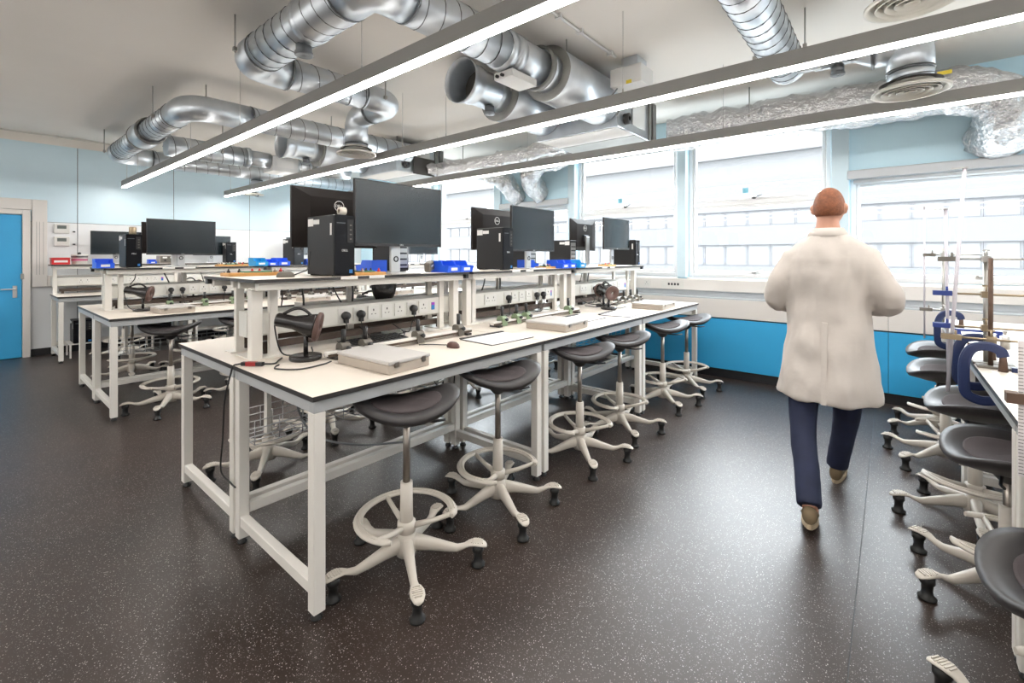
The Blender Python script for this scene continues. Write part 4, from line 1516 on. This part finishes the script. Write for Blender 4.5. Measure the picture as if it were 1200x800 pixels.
def optical_rail(x, y0, y1, label):
    t = thing('optical_rail', label, 'optical rail', (x, y0, ZT), 0, 'optical rails on the benches')
    Ln = y1 - y0
    MB().box(-.020, .020, 0, Ln, .018, .042).build('rail_bar', 'rail_white', t, bevel=.003)
    for s in (-1, 1):
        MB().box(s * .0214 - .0012, s * .0214 + .0012, 0, Ln, .016, .03).build('scale_strip', 'rail_bronze', t)
    for y in (.05, Ln - .05):
        MB().box(-.05, .05, y - .02, y + .02, 0, .016).build('foot', 'edge_dark', t)
    return t


def metal_case(x, y, label, rz=0.0, sx=.34, sy=.29):
    t = thing('metal_case', label, 'case', (x, y, ZT), rz, 'flat metal cases on the benches')
    MB().box(-sx / 2 + .004, sx / 2 - .004, -sy / 2 + .004, sy / 2 - .004, 0, .045).build('tray', 'case_side', t, bevel=.004)
    MB().box(-sx / 2, sx / 2, -sy / 2, sy / 2, .0455, .062).build('lid', 'case_grey', t, bevel=.004)
    for s in (-1, 1):
        MB().box(sx / 2 - .006, sx / 2 + .003, s * sy * .32 - .012, s * sy * .32 + .012, .03, .055).build('catch', 'bolt_metal', t)
    return t


bench_word = {'f': 'front bench row', 'm': 'middle bench row'}
ray_lamp(-2.40, 1.17, R(52), 'black ray lamp with brown disc at the near corner of front bench')
ray_lamp(-2.25, 4.28, R(-28), 'black ray lamp with brown disc towards the window end of front bench')
ray_lamp(-2.42, 4.48, R(150), 'black ray lamp turned away, behind another lamp at window end of front bench')
ray_lamp(-5.78, 1.16, R(60), 'black ray lamp with brown disc at near end of the middle bench')
ray_lamp(-3.15, 2.1, R(40), 'black ray lamp on the door side of the front bench under the shelf')
ray_lamp(-6.9, 1.9, R(110), 'black ray lamp on the door side of the middle bench')
optical_rail(-2.30, 1.23, 2.30, 'white optical rail at the near end of the front bench')
for k, y in enumerate((1.33, 1.465, 1.84, 2.19)):
    saddle(-2.30, y, 'grey saddle with black post on near rail of front bench, %s from the lamp' % ORD[k])
optical_rail(-2.36, 2.60, 3.85, 'white optical rail in the middle of the front bench')
for k, y in enumerate((2.72, 2.90, 3.03, 3.68)):
    saddle(-2.36, y, 'green saddle with black post on middle rail of front bench, %s from near' % ORD[k], 'saddle_green')
optical_rail(-2.40, 4.62, 5.42, 'white optical rail at the window end of the front bench')
for k, y in enumerate((4.75, 4.93, 5.12, 5.3)):
    saddle(-2.40, y, 'grey saddle with black post on window end rail, %s from near' % ORD[k])
optical_rail(-5.86, 1.28, 2.30, 'white optical rail at the near end of the middle bench')
for k, y in enumerate((1.40, 1.72, 2.0, 2.18)):
    saddle(-5.86, y, 'pale green saddle on near rail of middle bench, %s from the lamp' % ORD[k], 'saddle_green')
optical_rail(-5.9, 2.55, 3.8, 'white optical rail in the middle of the middle bench')
for k, y in enumerate((2.65, 2.8, 2.95, 3.2, 3.45, 3.6)):
    saddle(-5.9, y, 'grey saddle with black post on middle rail of middle bench, %s from near' % ORD[k])
optical_rail(-3.12, 2.5, 3.8, 'white optical rail on the door side of the front bench')
for k, y in enumerate((2.6, 2.8, 3.0, 3.3)):
    saddle(-3.12, y, 'grey saddle with black post on door side rail of front bench, %s from near' % ORD[k])
metal_case(-1.99, 1.37, 'flat silver metal case at the near end of the front bench', R(3), .42, .26)
metal_case(-1.98, 2.93, 'flat silver metal case in the middle of the front bench', R(2), .36, .34)
metal_case(-1.95, 4.72, 'flat silver metal case at the window end of the front bench', R(2), .34, .40)
metal_case(-5.46, 1.33, 'flat silver metal case at the near end of the middle bench', R(2), .30, .30)
metal_case(-5.5, 2.78, 'flat silver metal case in the middle of the middle bench', R(2), .30, .30)
metal_case(-5.55, 4.1, 'flat silver metal case at the window end of the middle bench', R(2), .30, .30)
metal_case(-6.85, 1.4, 'flat silver metal case on the door side of the middle bench', R(2), .26, .28)

# mouse, papers, folder edge, probe
t = thing('computer_mouse', 'dark computer mouse with its lead on the front bench', 'mouse', (-2.03, 1.89, ZT))
MB().lathe([(.001, .034), (.018, .032), (.028, .022), (.032, .008), (.031, 0), (.001, 0)], n=20).xf(Matrix.Diagonal((1.5, .95, 1))).build('mouse_shell', 'bakelite_brown', t)
MB().box(.008, .026, -.003, .003, .026, .034).build('scroll_wheel', 'black_plastic', t)
MB().tube(smooth_path([(-.045, 0, .01), (-.09, -.01, .006), (-.15, -.04, .006), (-.20, -.10, .006)], 6), .003, 6).build('lead', 'cable_black', t)
t = thing('mouse', 'grey mouse on the shelf at the near end of the front bench', 'mouse', (-2.66, 1.18, ZS))
MB().lathe([(.001, .034), (.018, .032), (.028, .022), (.032, .008), (.031, 0), (.001, 0)], n=20).xf(Matrix.Diagonal((1.0, 1.6, 1))).build('mouse_shell', 'saddle_grey', t)
MB().tube(smooth_path([(0, .045, .01), (.02, .09, .03), (.0, .13, .05), (-.03, .16, .15)], 6), .004, 6).build('lead', 'cable_black', t)
for k, (x, y, rz, lb) in enumerate(((-2.02, 2.28, -.05, 'sheet of paper in a dark clip folder on the front bench beside the mouse'), (-1.97, 4.0, .12, 'sheet of paper in a dark clip folder by the window end lamp'),
                                    (-2.1, 3.45, .0, 'sheet of paper in a dark clip folder in the middle of the front bench'))):
    t = thing('clip_folder', lb, 'folder', (x, y, ZT), rz)
    MB().box(-.15, .15, -.20, .20, 0, .004).build('folder_back', 'edge_dark', t)
    MB().box(-.142, .146, -.192, .196, .0045, .006).build('paper_sheet', 'paper', t)
    MB().box(-.155, -.13, -.20, .20, .006, .012).build('spine', 'edge_dark', t)
t = thing('test_probe', 'red and black test probe on the near edge of front bench', 'probe', (-2.45, .93, ZT))
MB().bar((-.05, -.035, .012), (.04, .03, .012), .02, .018).build('probe_body', 'black_plastic', t)
MB().bar((-.03, -.021, .0125), (.012, .008, .0125), .0215, .020).build('probe_grip', 'probe_red', t)
MB().tube(smooth_path([(-.05, -.035, .012), (-.06, -.052, .010), (-.066, -.068, .004), (-.07, -.078, -.03), (-.085, -.10, -.16), (-.16, -.085, -.38), (-.20, -.08, -.55), (-.13, -.06, -.60), (-.08, -.055, -.61)], 8), .0045, 6).build('lead', 'cable_black', t)
MB().tube(smooth_path([(.04, .03, .012), (.05, .08, .007), (.0, .12, .007), (-.05, .16, .007)], 6), .0045, 6).build('tail_lead', 'cable_black', t)
t = thing('loose_lead', 'black lead curling on the worktop before the near ray lamp', 'cable', (-2.33, 1.06, ZT))
MB().tube(smooth_path([(-.02, -.05, .008), (.0, -.075, .006), (.05, -.09, .006), (.14, -.02, .006), (.13, .10, .006), (.10, .16, .006)], 8), .004, 6).build('cable', 'cable_black', t)
t = thing('small_box', 'small black box leaning on the front bench shelf before the parts bins', 'box', (-2.62, 2.2, ZS), .5)
MB().obox((0, 0, .045), (.05, .085, .07), Matrix.Rotation(.25, 3, 'X')).build('box_shell', 'saddle_grey', t, bevel=.008)
MB().obox((.0255, 0, .05), (.001, .04, .012), Matrix.Rotation(.25, 3, 'X')).build('box_label', 'label_white', t)
t = thing('cable_bundle', 'black bag of cables hanging under the near shelf of front bench', 'cables', (-2.82, 1.95, ZS - .066))
MB().lathe([(.12, 0), (.13, -.03), (.11, -.09), (.06, -.15), (.025, -.19), (.001, -.2)], n=18).xf(Matrix.Diagonal((.42, .8, 1))).build('bag', 'lamp_black', t)
for y in (-.03, .02):
    MB().tube(smooth_path([(0, y, -.15), (.01, y * 1.4, -.22), (.0, y * 2.2, -.28)], 5), .004, 6).build('lead', 'cable_black', t)

# leads hanging from the shelves and lying on the benches
rg = random.Random(11)
cn = 0
for (off, dy, rw, ys2) in ((0, 0, 'front', (1.2, 1.32, 1.52, 1.66, 2.72, 2.95, 3.15, 4.4, 4.6, 4.75)), (-3.5, -.055, 'middle', (1.25, 1.5, 1.85, 2.1, 2.8, 3.2))):
    for k, y in enumerate(ys2):
        x = -2.60 + off
        e = rg.uniform(-.12, .14)
        t = thing('hanging_lead', 'black computer lead hanging below the %s row shelf, %s from the near end' % (rw, ORD[k]), 'cable', (x, y + dy, ZS), 0, 'leads hanging below the %s shelves' % rw)
        MB().tube(smooth_path([(-.16, 0, -.07), (-.17, .01 + e * .2, -.13), (-.165, e * .6, -.20), (-.175, e, -.30)], 6), .0045 + .002 * (k % 2), 6).build('cable', 'cable_black', t)
        if k % 4 == 3:
            # loop lying on the worktop
            t2 = thing('loose_lead', 'black lead looping under the %s row trunking, %s from the near end' % (rw, ORD[k // 4]), 'cable', (x + .02, y + dy, ZT), 0, 'leads lying on the %s benches' % rw)
            MB().tube(smooth_path([(-.10, 0, .09), (-.03, .05, .03), (.04, .12, .010), (.06, .22, .010), (.0, .28, .03), (-.08, .25, .08)], 6), .004, 6).build('cable', 'cable_black', t2)
            t3 = thing('power_adapter', 'black power adapter under the %s row trunking, %s from the near end' % (rw, ORD[k // 4]), 'adapter', (x - .12, y + .12 + dy, ZT), rg.uniform(-.4, .4), 'adapters lying on the %s benches' % rw)
            MB().box(-.03, .03, -.06, .06, 0, .032).build('adapter_body', 'black_plastic', t3, bevel=.005)
            MB().tube(smooth_path([(0, .06, .015), (.02, .12, .006), (.06, .18, .005), (.04, .26, .005)], 5), .0035, 6).build('adapter_lead', 'cable_black', t3)
# two leads across a folded keyboard under the trunking
t = thing('keyboard', 'black keyboard pushed under the near trunking of the front bench', 'keyboard', (-2.50, 1.66, ZT))
MB().obox((0, 0, .02), (.14, .42, .018), Matrix.Rotation(.10, 3, 'Y')).build('keyboard_tray', 'black_plastic', t, bevel=.004)
kb = MB()
for a in range(4):
    for c in range(14):
        kb.obox((-.05 + a * .032, -.19 + c * .029, .030 - (-.05 + a * .032) * .1), (.024, .023, .006), Matrix.Rotation(.10, 3, 'Y'))
ko = kb.build('keys', 'pc_black', t)
ko['kind'] = 'stuff'


# wire cable baskets under the benches
def wire_basket(x, y0, y1, label, z=.42):
    t = thing('cable_basket', label, 'wire basket', (x, y0, z), 0, 'wire baskets under the benches')
    Ln = y1 - y0
    w_, h_ = .26, .13
    b = MB()
    for k in range(5):
        xx = -w_ / 2 + w_ * k / 4
        b.cyl((xx, 0, 0), (xx, Ln, 0), .003, n=5)
    for k in (1, 2, 3):
        for s in (-1, 1):
            b.cyl((s * w_ / 2, 0, h_ * k / 3), (s * w_ / 2, Ln, h_ * k / 3), .003, n=5)
    b.build('long_wires', 'wire_steel', t)
    n = int(Ln / .12)
    um = MB().tube([(-w_ / 2, 0, h_), (-w_ / 2, 0, 0), (w_ / 2, 0, 0), (w_ / 2, 0, h_)], .003, 5).mesh('cross_wire', 'wire_steel')
    for k in range(n + 1):
        link('cross_wire', um, t).location = (0, Ln * k / n, 0)
    for y in (.12, Ln - .12):
        MB().box(-.02, .02, y - .012, y + .012, 0, ZT - .0725 - z).build('hanger_strap', 'frame_paint', t)
    return t


wire_basket(-2.80, 1.02, 2.33, 'wire cable basket under the near end of the front bench')
wire_basket(-2.80, 2.55, 3.9, 'wire cable basket under the middle of the front bench')
wire_basket(-2.80, 4.1, 5.4, 'wire cable basket under the window end of the front bench')
wire_basket(-6.30, 1.0, 2.3, 'wire cable basket under the near end of the middle bench')
wire_basket(-6.30, 2.5, 3.8, 'wire cable basket under the middle of the middle bench')
for k, (x, y, pts) in enumerate(((-2.62, .98, [(0, 0, .82), (.12, .05, .74), (.18, .20, .70), (.28, .34, .73), (.34, .45, .78)]), (-2.30, 1.08, [(0, 0, .82), (-.03, .02, .66), (.02, .09, .52), (.15, .25, .46), (.3, .42, .46)]),
                                 (-2.45, 1.95, [(0, 0, .82), (.06, .1, .6), (.1, .18, .5), (.1, .24, .52), (.06, .3, .82)]))):
    t = thing('dangling_lead', ['black lead sagging under the near corner of the front bench', 'grey lead drooping into the near cable basket', 'black lead loop hanging under the front bench near its first joint'][k], 'cable', (x, y, 0))
    MB().tube(smooth_path(pts, 8), .0055, 6).build('cable', 'cable_grey' if k == 1 else 'cable_black', t)
# computers stowed beneath the wall bench
for k, (x, y) in enumerate(((-9.1, 1.12), (-9.1, 2.05), (-9.1, 3.3))):
    t = pc(x + .15, y, 'black tower computer standing beneath the wall bench, %s from the door' % ORD[k], z=.20, ht=.33, wd=.22)
    MB().box(-.34, .02, -.15, .15, -.012, 0).build('cradle_tray', 'frame_paint', t)
    for xx in (-.34, 0):
        for yy in (-.15, .13):
            MB().box(xx, xx + .02, yy, yy + .02, -.2, -.012).build('cradle_leg', 'frame_paint', t)

# ------------------------------------------------------------------ clamp stands on the bench by the aisle


def g_clamp(y, label, x=DXF, s=1.0):
    t = thing('g_clamp', label, 'clamp', (x, y, ZT), 0, 'blue clamps on the bench edge')
    pts = smooth_path([(.085, 0, .070), (.075, 0, .098), (.035, 0, .115), (-.018, 0, .10), (-.045, 0, .04), (-.048, 0, -.06), (-.04, 0, -.125), (.01, 0, -.15), (.07, 0, -.14)], 6)
    rings = []
    for i, p in enumerate(pts):
        tn = (pts[min(i + 1, len(pts) - 1)] - pts[max(i - 1, 0)]).normalized()
        nn = Vector((tn.z, 0, -tn.x))
        ring = []
        for (a, b) in ((-.5, -1), (.5, -1), (.7, -.6), (.7, .6), (.5, 1), (-.5, 1), (-.7, .6), (-.7, -.6)):
            ring.append(p + Vector((0, 1, 0)) * (.011 * a * 1.6) + nn * (.021 * b))
        rings.append(ring)
    MB().loft(rings, smooth=False).build('clamp_frame', 'clamp_blue', t)
    MB().cyl((.085, 0, .09), (.085, 0, .001), .011, .018, n=12).build('upper_jaw', 'rust_brown', t)
    MB().cyl((.07, 0, -.13), (.07, 0, -.025), .007, n=10).lathe([(.016, -.03), (.016, -.024), (.001, -.0235)], (.07, 0, 0), n=12).build('clamp_screw', 'steel', t)
    return t


g_clamp(3.16, 'large dark blue clamp on the bench edge, nearest to the camera')
g_clamp(3.48, 'dark blue clamp on the bench edge behind the nearest one')
g_clamp(4.84, 'dark blue clamp on the bench edge, farthest towards the windows')


def jaw_arm(t, c, x_jaw, x_end, z, m_, rodm='steel', dy=0.0):
    """clamp arm along X through the boss at c.x"""
    MB().cyl((x_jaw + .05, dy, z), (x_end, dy, z), .0055, n=8).build('arm_rod', rodm, t)
    j = MB()
    j.box(x_jaw, x_jaw + .045, dy - .022, dy - .012, z - .012, z + .012)
    j.box(x_jaw, x_jaw + .045, dy + .012, dy + .022, z - .012, z + .012)
    j.box(x_jaw + .045, x_jaw + .075, dy - .018, dy + .018, z - .013, z + .013)
    j.cyl((x_jaw + .055, dy, z), (x_jaw + .055, dy, z + .035), .005, n=8)
    j.build('clamp_jaw', m_, t)
    b = MB().box(-.018, .018, -.018 + dy, .018, z - .016, z + .016)
    b.cyl((0, dy, z + .01), (0, dy, z + .045), .004, n=8).box(-.014, .014, dy - .003, dy + .003, z + .04, z + .048)
    b.build('boss_head', 'brass' if rodm == 'brass' else 'steel', t)


def retort(x, y, h, label, rodm, arms):
    t = thing('clamp_stand', label, 'clamp stand', (x, y, ZT))
    MB().box(-.05, .10, -.04, .04, 0, .012).build('stand_base', 'saddle_grey', t, bevel=.003)
    MB().cyl((0, 0, .012), (0, 0, h), .0095, n=12).build('upright_rod', rodm, t)
    for (xj, xe, z, m_, rm) in arms:
        jaw_arm(t, t.location, xj, xe, z, m_, rm, -.016)
    return t


retort(.372, 3.34, .57, 'silver clamp stand with blue jaw arms on the bench edge', 'steel', ((-.18, .22, .535, 'saddle_grey', 'steel'), (-.20, .55, .355, 'clamp_bright', 'brass'), (-.20, .30, .185, 'clamp_bright', 'brass')))
retort(.378, 3.24, .54, 'brown rusty clamp stand beside the silver one', 'rust_brown', ((-.18, .40, .14, 'brass', 'brass'),))
retort(.315, 4.9, .61, 'thin silver clamp stand near the windows with two arms', 'steel', ((-.12, .22, .56, 'saddle_grey', 'steel'), (-.14, .20, .13, 'saddle_grey', 'steel')))
t = thing('jaw_stand', 'brown clamp jaws on a rod over the bench at the picture edge', 'clamp stand', (.68, 3.1, ZT))
MB().box(-.05, .10, -.04, .04, 0, .012).build('stand_base', 'saddle_grey', t)
MB().cyl((0.03, 0, .012), (0.03, 0, .52), .0095, n=12).build('upright_rod', 'steel', t)
for k in range(4):
    MB().box(-.11 + .012 * (k % 2), .01, -.03, .03, .345 + k * .022, .359 + k * .022).build('clamp_jaw', 'rust_brown', t)


def vtube(label, p0, p1, r, plate):
    t = thing('glass_tube', label, 'tube', p0)
    d_ = Vector(p1) - Vector(p0)
    MB().cyl((0, 0, 0), d_, r, n=10).build('tube_body', 'tube_white', t)
    MB().box(d_.x - plate, d_.x + .012, d_.y - .014, d_.y + .014, d_.z - .002, d_.z + .002).build('pointer', 'steel', t)
    return t


vtube('thin white tube held upright by the farther clamp stand', (.204, 4.88, .80), (.204, 4.88, 1.84), .006, .05)
vtube('white tube held upright in the blue jaws, the shorter of a pair', (.235, 3.335, .76), (.222, 3.33, 1.70), .0075, .05)
vtube('tall white tube leaning in the blue jaws', (.228, 3.30, .74), (.292, 3.30, 1.905), .0085, .05)
t = thing('metre_rule', 'white measuring rule with fine divisions standing upright at the picture edge', 'rule', (.304, 2.0, .80), R(0))
MB().box(-.014, .014, -.004, .004, 0, .40).build('rule_strip', 'rule_white', t)
tk = MB()
for k in range(38):
    tk.box(-.0142, -.004 if k % 5 else .004, -.0046, -.004, .008 + k * .01, .0095 + k * .01)
to = tk.build('divisions', 'ink', t)
to['kind'] = 'stuff'
MB().box(-.04, .10, -.02, .02, .215, .245).build('rule_clamp', 'rust_brown', t)
t = thing('blue_bracket', 'small blue bridge bracket lying on the bench near the windows', 'bracket', (.46, 4.45, ZT))
MB().box(-.12, .12, -.02, .02, .03, .045).build('bridge_bar', 'clamp_bright', t)
for s in (-1, 1):
    MB().prism([(-.02, 0), (.02, 0), (.012, .03), (-.012, .03)], -.02, .02, Matrix(((1, 0, 0), (0, 0, 1), (0, 1, 0)))).build('bridge_foot', 'clamp_bright', t).location = (s * .10, 0, 0)
t = thing('cylinder_weight', 'silver cylinder weight standing on the bench behind the rusty stand', 'weight', (.52, 3.95, ZT))
MB().lathe([(.001, 0), (.022, 0), (.022, .075), (.008, .08), (.008, .095), (.012, .098), (.012, .108), (.001, .11)], n=18).build('weight_body', 'steel', t)
MB().cyl((-.16, .0, .012), (-.03, 0, .012), .008, n=8).build('hook_rod', 'rust_brown', t)
t = thing('computer_mouse', 'black computer mouse on the bench with clamp stands', 'mouse', (.66, 3.85, ZT))
MB().lathe([(.001, .034), (.018, .032), (.028, .022), (.032, .008), (.031, 0), (.001, 0)], n=20).xf(Matrix.Diagonal((1.7, 1.0, .8))).build('mouse_shell', 'black_plastic', t)
MB().box(.02, .035, -.003, .003, .018, .027).build('scroll_wheel', 'steel', t)
t = thing('steel_bar', 'long dark blue bar lying on the bench beside the near clamp', 'bar', (.62, 3.18, ZT))
MB().box(-.18, .25, -.012, .012, 0, .022).build('bar_body', 'clamp_blue', t)
MB().box(-.10, -.02, -.03, .03, .0, .04).build('slider', 'rust_brown', t)


# ------------------------------------------------------------------ the person in the lab coat
def eval_mesh(o, name):
    bpy.context.view_layer.update()
    dg = bpy.context.evaluated_depsgraph_get()
    me = bpy.data.meshes.new_from_object(o.evaluated_get(dg))
    me.name = name
    return me


def fused(mb, name, matn, voxel, smooth=4, parent=None, folds=0.0, seed=0.0):
    me0 = mb.mesh('tmp', matn)
    o = link('tmp', me0)
    r_ = o.modifiers.new('r', 'REMESH')
    r_.mode = 'VOXEL'
    r_.voxel_size = voxel
    r_.use_smooth_shade = True
    me = eval_mesh(o, name)
    bpy.data.objects.remove(o)
    bm = bmesh.new()
    bm.from_mesh(me)
    for _ in range(smooth):
        bmesh.ops.smooth_vert(bm, verts=bm.verts, factor=.5, use_axis_x=True, use_axis_y=True, use_axis_z=True)
    if folds:
        bm.normal_update()
        for v in bm.verts:
            p = v.co
            q = Vector((p.x * 9, p.y * 9, p.z * 3.2 + seed))
            q2 = Vector((p.x * 6 + p.z * 5, p.y * 6, p.z * 4 - p.x * 4 + seed))
            a = .6 * noise.noise(q) + .35 * noise.noise(q * 2.3) + .7 * noise.noise(q2)
            v.co += v.normal * (a * folds)
    for f_ in bm.faces:
        f_.smooth = True
    bm.to_mesh(me)
    bm.free()
    me.materials.clear()
    me.materials.append(M[matn])
    return link(name, me, parent)


def ell(c, rx, ry, n=20, tilt=0.0):
    return [(c[0] + rx * math.cos(2 * PI * k / n), c[1] + ry * math.sin(2 * PI * k / n), c[2] + tilt * math.sin(2 * PI * k / n)) for k in range(n)]


PXY = Vector((-.29, 3.28, 0))
per = thing('person', 'person in a cream lab coat and navy trousers walking towards the windows', 'person', PXY)
LHIP, LKN, LAN = (-.095, -.02, .92), (-.11, -.11, .50), (-.04, -.42, .115)
RHIP, RKN, RAN = (.095, .02, .92), (.08, .22, .50), (.02, .345, .085)
LSH, LEL, LWR = (-.165, .0, 1.455), (-.275, .0, 1.20), (-.17, .24, 1.14)
RSH, REL, RWR = (.165, .0, 1.455), (.285, .01, 1.20), (.18, .25, 1.14)
b = MB()
b.loft([ell((0, 0, .86), .10, .09), ell((0, 0, .95), .165, .115), ell((0, .005, 1.08), .145, .10), ell((0, .01, 1.25), .165, .115), ell((0, .005, 1.40), .185, .12), ell((0, 0, 1.50), .17, .09), ell((0, 0, 1.56), .075, .07), ell((0, .01, 1.64), .058, .060), ell((0, .015, 1.68), .055, .058)])
# head
hc = Vector((.005, .025, 1.735))
hr = []
for i in range(1, 18):
    a = PI * i / 18
    z = -math.cos(a) * .118
    rr = math.sin(a)
    jaw = 1.0 if z > -.03 else 1.0 - .22 * min(1, (-z - .03) / .09)
    hr.append(ell((hc.x, hc.y + (0 if z > -.02 else .012), hc.z + z), .077 * rr * jaw, .098 * rr * jaw, 24))
b.loft(hr)
b.loft([ell((hc.x, hc.y + .100, hc.z - .030), .012, .010, 8), ell((hc.x, hc.y + .106, hc.z - .018), .013, .014, 8), ell((hc.x, hc.y + .096, hc.z + .012), .007, .008, 8)])
b.loft([ell((hc.x, hc.y + .088, hc.z - .065), .022, .010, 8), ell((hc.x, hc.y + .090, hc.z - .055), .024, .011, 8), ell((hc.x, hc.y + .086, hc.z - .045), .015, .008, 8)])
for s in (-1, 1):
    b.loft([ell((hc.x + s * .080, hc.y - .005, hc.z - .035), .008, .010, 8), ell((hc.x + s * .086, hc.y - .012, hc.z - .005), .010, .018, 8), ell((hc.x + s * .084, hc.y - .014, hc.z + .022), .008, .014, 8)])
for (S_, E_, W_, s) in ((LSH, LEL, LWR, -1), (RSH, REL, RWR, 1)):
    b.tube(smooth_path([S_, E_, W_], 6), [.045 - .018 * k / 12 for k in range(13)], 12)
    W_ = Vector(W_)
    d_ = (W_ - Vector(E_)).normalized()
    up = Vector((0, 0, 1))
    sd = d_.cross(up).normalized()
    b.tube([W_, W_ + d_ * .04, W_ + d_ * .09], [.027, .036, .036], 10)
    for q, (o_, ln) in enumerate(((-.030, .060), (-.010, .074), (.010, .078), (.029, .066))):
        p0 = W_ + d_ * .085 + sd * o_ * s
        b.tube([p0, p0 + d_ * ln * .5 - up * .008, p0 + d_ * ln * .85 - up * .03, p0 + d_ * ln - up * .045], [.0105, .010, .009, .008], 8)
    p0 = W_ + d_ * .03 - sd * .028 * s
    b.tube([p0, p0 + d_ * .03 - sd * .03 * s - up * .01, p0 + d_ * .06 - sd * .035 * s - up * .025], [.013, .011, .009], 8)
for (H_, K_, A_) in ((LHIP, LKN, LAN), (RHIP, RKN, RAN)):
    b.tube(smooth_path([H_, K_, A_], 6), [.078 - .042 * k / 12 for k in range(13)], 14)
    A_ = Vector(A_)
    b.tube([A_, A_ + Vector((0, .07, -.04)), A_ + Vector((0, .15, -.055))], [.036, .034, .026], 10)
fused(b, 'body', 'skin', .007, 3, per)
# hair: short crop over the crown and back of the head
hm = MB()
hrings = []
for i in range(0, 15):
    ring = []
    for k in range(28):
        an = 2 * PI * k / 28
        back = min(1, max(0, (.25 - math.sin(an)) / .7))
        low = .012 - .062 * back
        dz = low + (.1205 - low) * (1 - (1 - i / 14) ** 1.6)
        fl = math.sqrt(max(.0004, 1 - (dz / .1225) ** 2)) * (1.0 if dz > -.03 else 1 - .22 * (-dz - .03) / .09)
        th = .0005 + .003 * min(1, i / 3)
        ring.append((hc.x + (.077 * fl + th) * math.cos(an), hc.y + (.098 * fl + th) * math.sin(an), hc.z + dz))
    hrings.append(ring)
hm.loft(hrings)
hm.build('hair', 'hair', per)
for s in (-1, 1):
    MB().lathe([(.001, -.011), (.008, -.008), (.011, 0), (.008, .008), (.001, .011)], (hc.x + s * .030, hc.y + .086, hc.z + .004), (0, 1, 0), 12).build('eye', 'label_white', per)
# trousers
b = MB()
b.loft([ell((0, 0, .80), .12, .10), ell((0, 0, .90), .165, .12), ell((0, .0, 1.02), .155, .11)])
for (H_, K_, A_) in ((LHIP, LKN, LAN), (RHIP, RKN, RAN)):
    A2 = Vector(A_) + Vector((0, 0, .012))
    pp = smooth_path([Vector(H_), Vector(K_), A2], 8)
    b.tube(pp, [.098 - .036 * min(1, k / 12) for k in range(len(pp))], 16)
fused(b, 'trousers', 'trouser_navy', .011, 3, per, folds=.006, seed=3)


def shoe(A_, pitch, yaw):
    """shoe from heel to toe along +Y, ankle at A_"""
    rot = Matrix.Rotation(yaw, 3, 'Z') @ Matrix.Rotation(pitch, 3, 'X')
    up_ = MB()
    rings = []
    for (y, w_, h0, h1) in ((-.075, .012, .028, .05), (-.068, .030, .024, .085), (-.04, .036, .022, .105), (0, .036, .022, .105), (.05, .038, .022, .080), (.10, .044, .022, .060), (.15, .043, .022, .048), (.19, .034, .022, .040), (.205, .012, .022, .030)):
        ring = []
        for k in range(14):
            a = 2 * PI * k / 14
            ring.append((w_ * math.cos(a), y, (h0 + h1) / 2 + (h1 - h0) / 2 * math.sin(a)))
        rings.append(ring)
    up_.loft(rings)
    so = MB()
    out = []
    for k in range(24):
        a = 2 * PI * k / 24
        y = .065 + .142 * math.sin(a)
        out.append(((.040 + .007 * math.sin(a)) * math.cos(a), y))
    so.prism(out, 0, .026)
    c = Vector(A_) - rot @ Vector((0, 0, .085))
    for mb in (up_, so):
        mb.xf(rot)
        mb.v = [tuple(Vector(p) + c) for p in mb.v]
    o = up_.build('shoe', 'shoe_suede', per)
    so.build('shoe_sole', 'shoe_sole', o, bevel=.004)


shoe(LAN, R(-12), R(6))
shoe(RAN, R(4), R(-4))
# coat
b = MB()
rg_ = []
for (z, rx, ry, yc) in ((.615, .262, .215, .0), (.64, .263, .215, .0), (.78, .248, .195, .0), (.92, .228, .170, .0), (1.06, .205, .145, .005), (1.20, .208, .145, .01), (1.34, .222, .148, .005), (1.43, .226, .132, .0), (1.49, .208, .112, .0), (1.53, .165, .098, .0), (1.56, .115, .088, .0), (1.59, .080, .075, .005)):
    rg_.append(ell((0, yc, z), rx, ry, 28, .0))
b.loft(rg_)
for (S_, E_, W_) in ((LSH, LEL, LWR), (RSH, REL, RWR)):
    b.tube(smooth_path([Vector(S_) + Vector((0, 0, .0)), E_, W_], 6), [.068 + .006 * min(1, k / 3) - .016 * k / 12 for k in range(13)], 16)
co = fused(b, 'lab_coat', 'coat_cloth', .010, 4, per, folds=.020, seed=1)
# collar, back vent and yoke seam
MB().loft([ell((0, .0, 1.565), .098, .090, 28), ell((0, .0, 1.575), .102, .094, 28), ell((0, .004, 1.615), .078, .078, 28), ell((0, .004, 1.612), .072, .072, 28), ell((0, .002, 1.57), .085, .08, 28)], caps=False).build('collar', 'coat_cloth', per)
vent = MB()
vr = []
for k in range(14):
    z = .62 + .45 * k / 13
    ry = .215 - .07 * k / 13
    vr.append([(-.013, -ry - .004, z), (.013, -ry - .004, z), (.013, -ry + .02, z), (-.013, -ry + .02, z)])
vent.loft(vr, smooth=False).build('back_vent', 'coat_cloth', per)
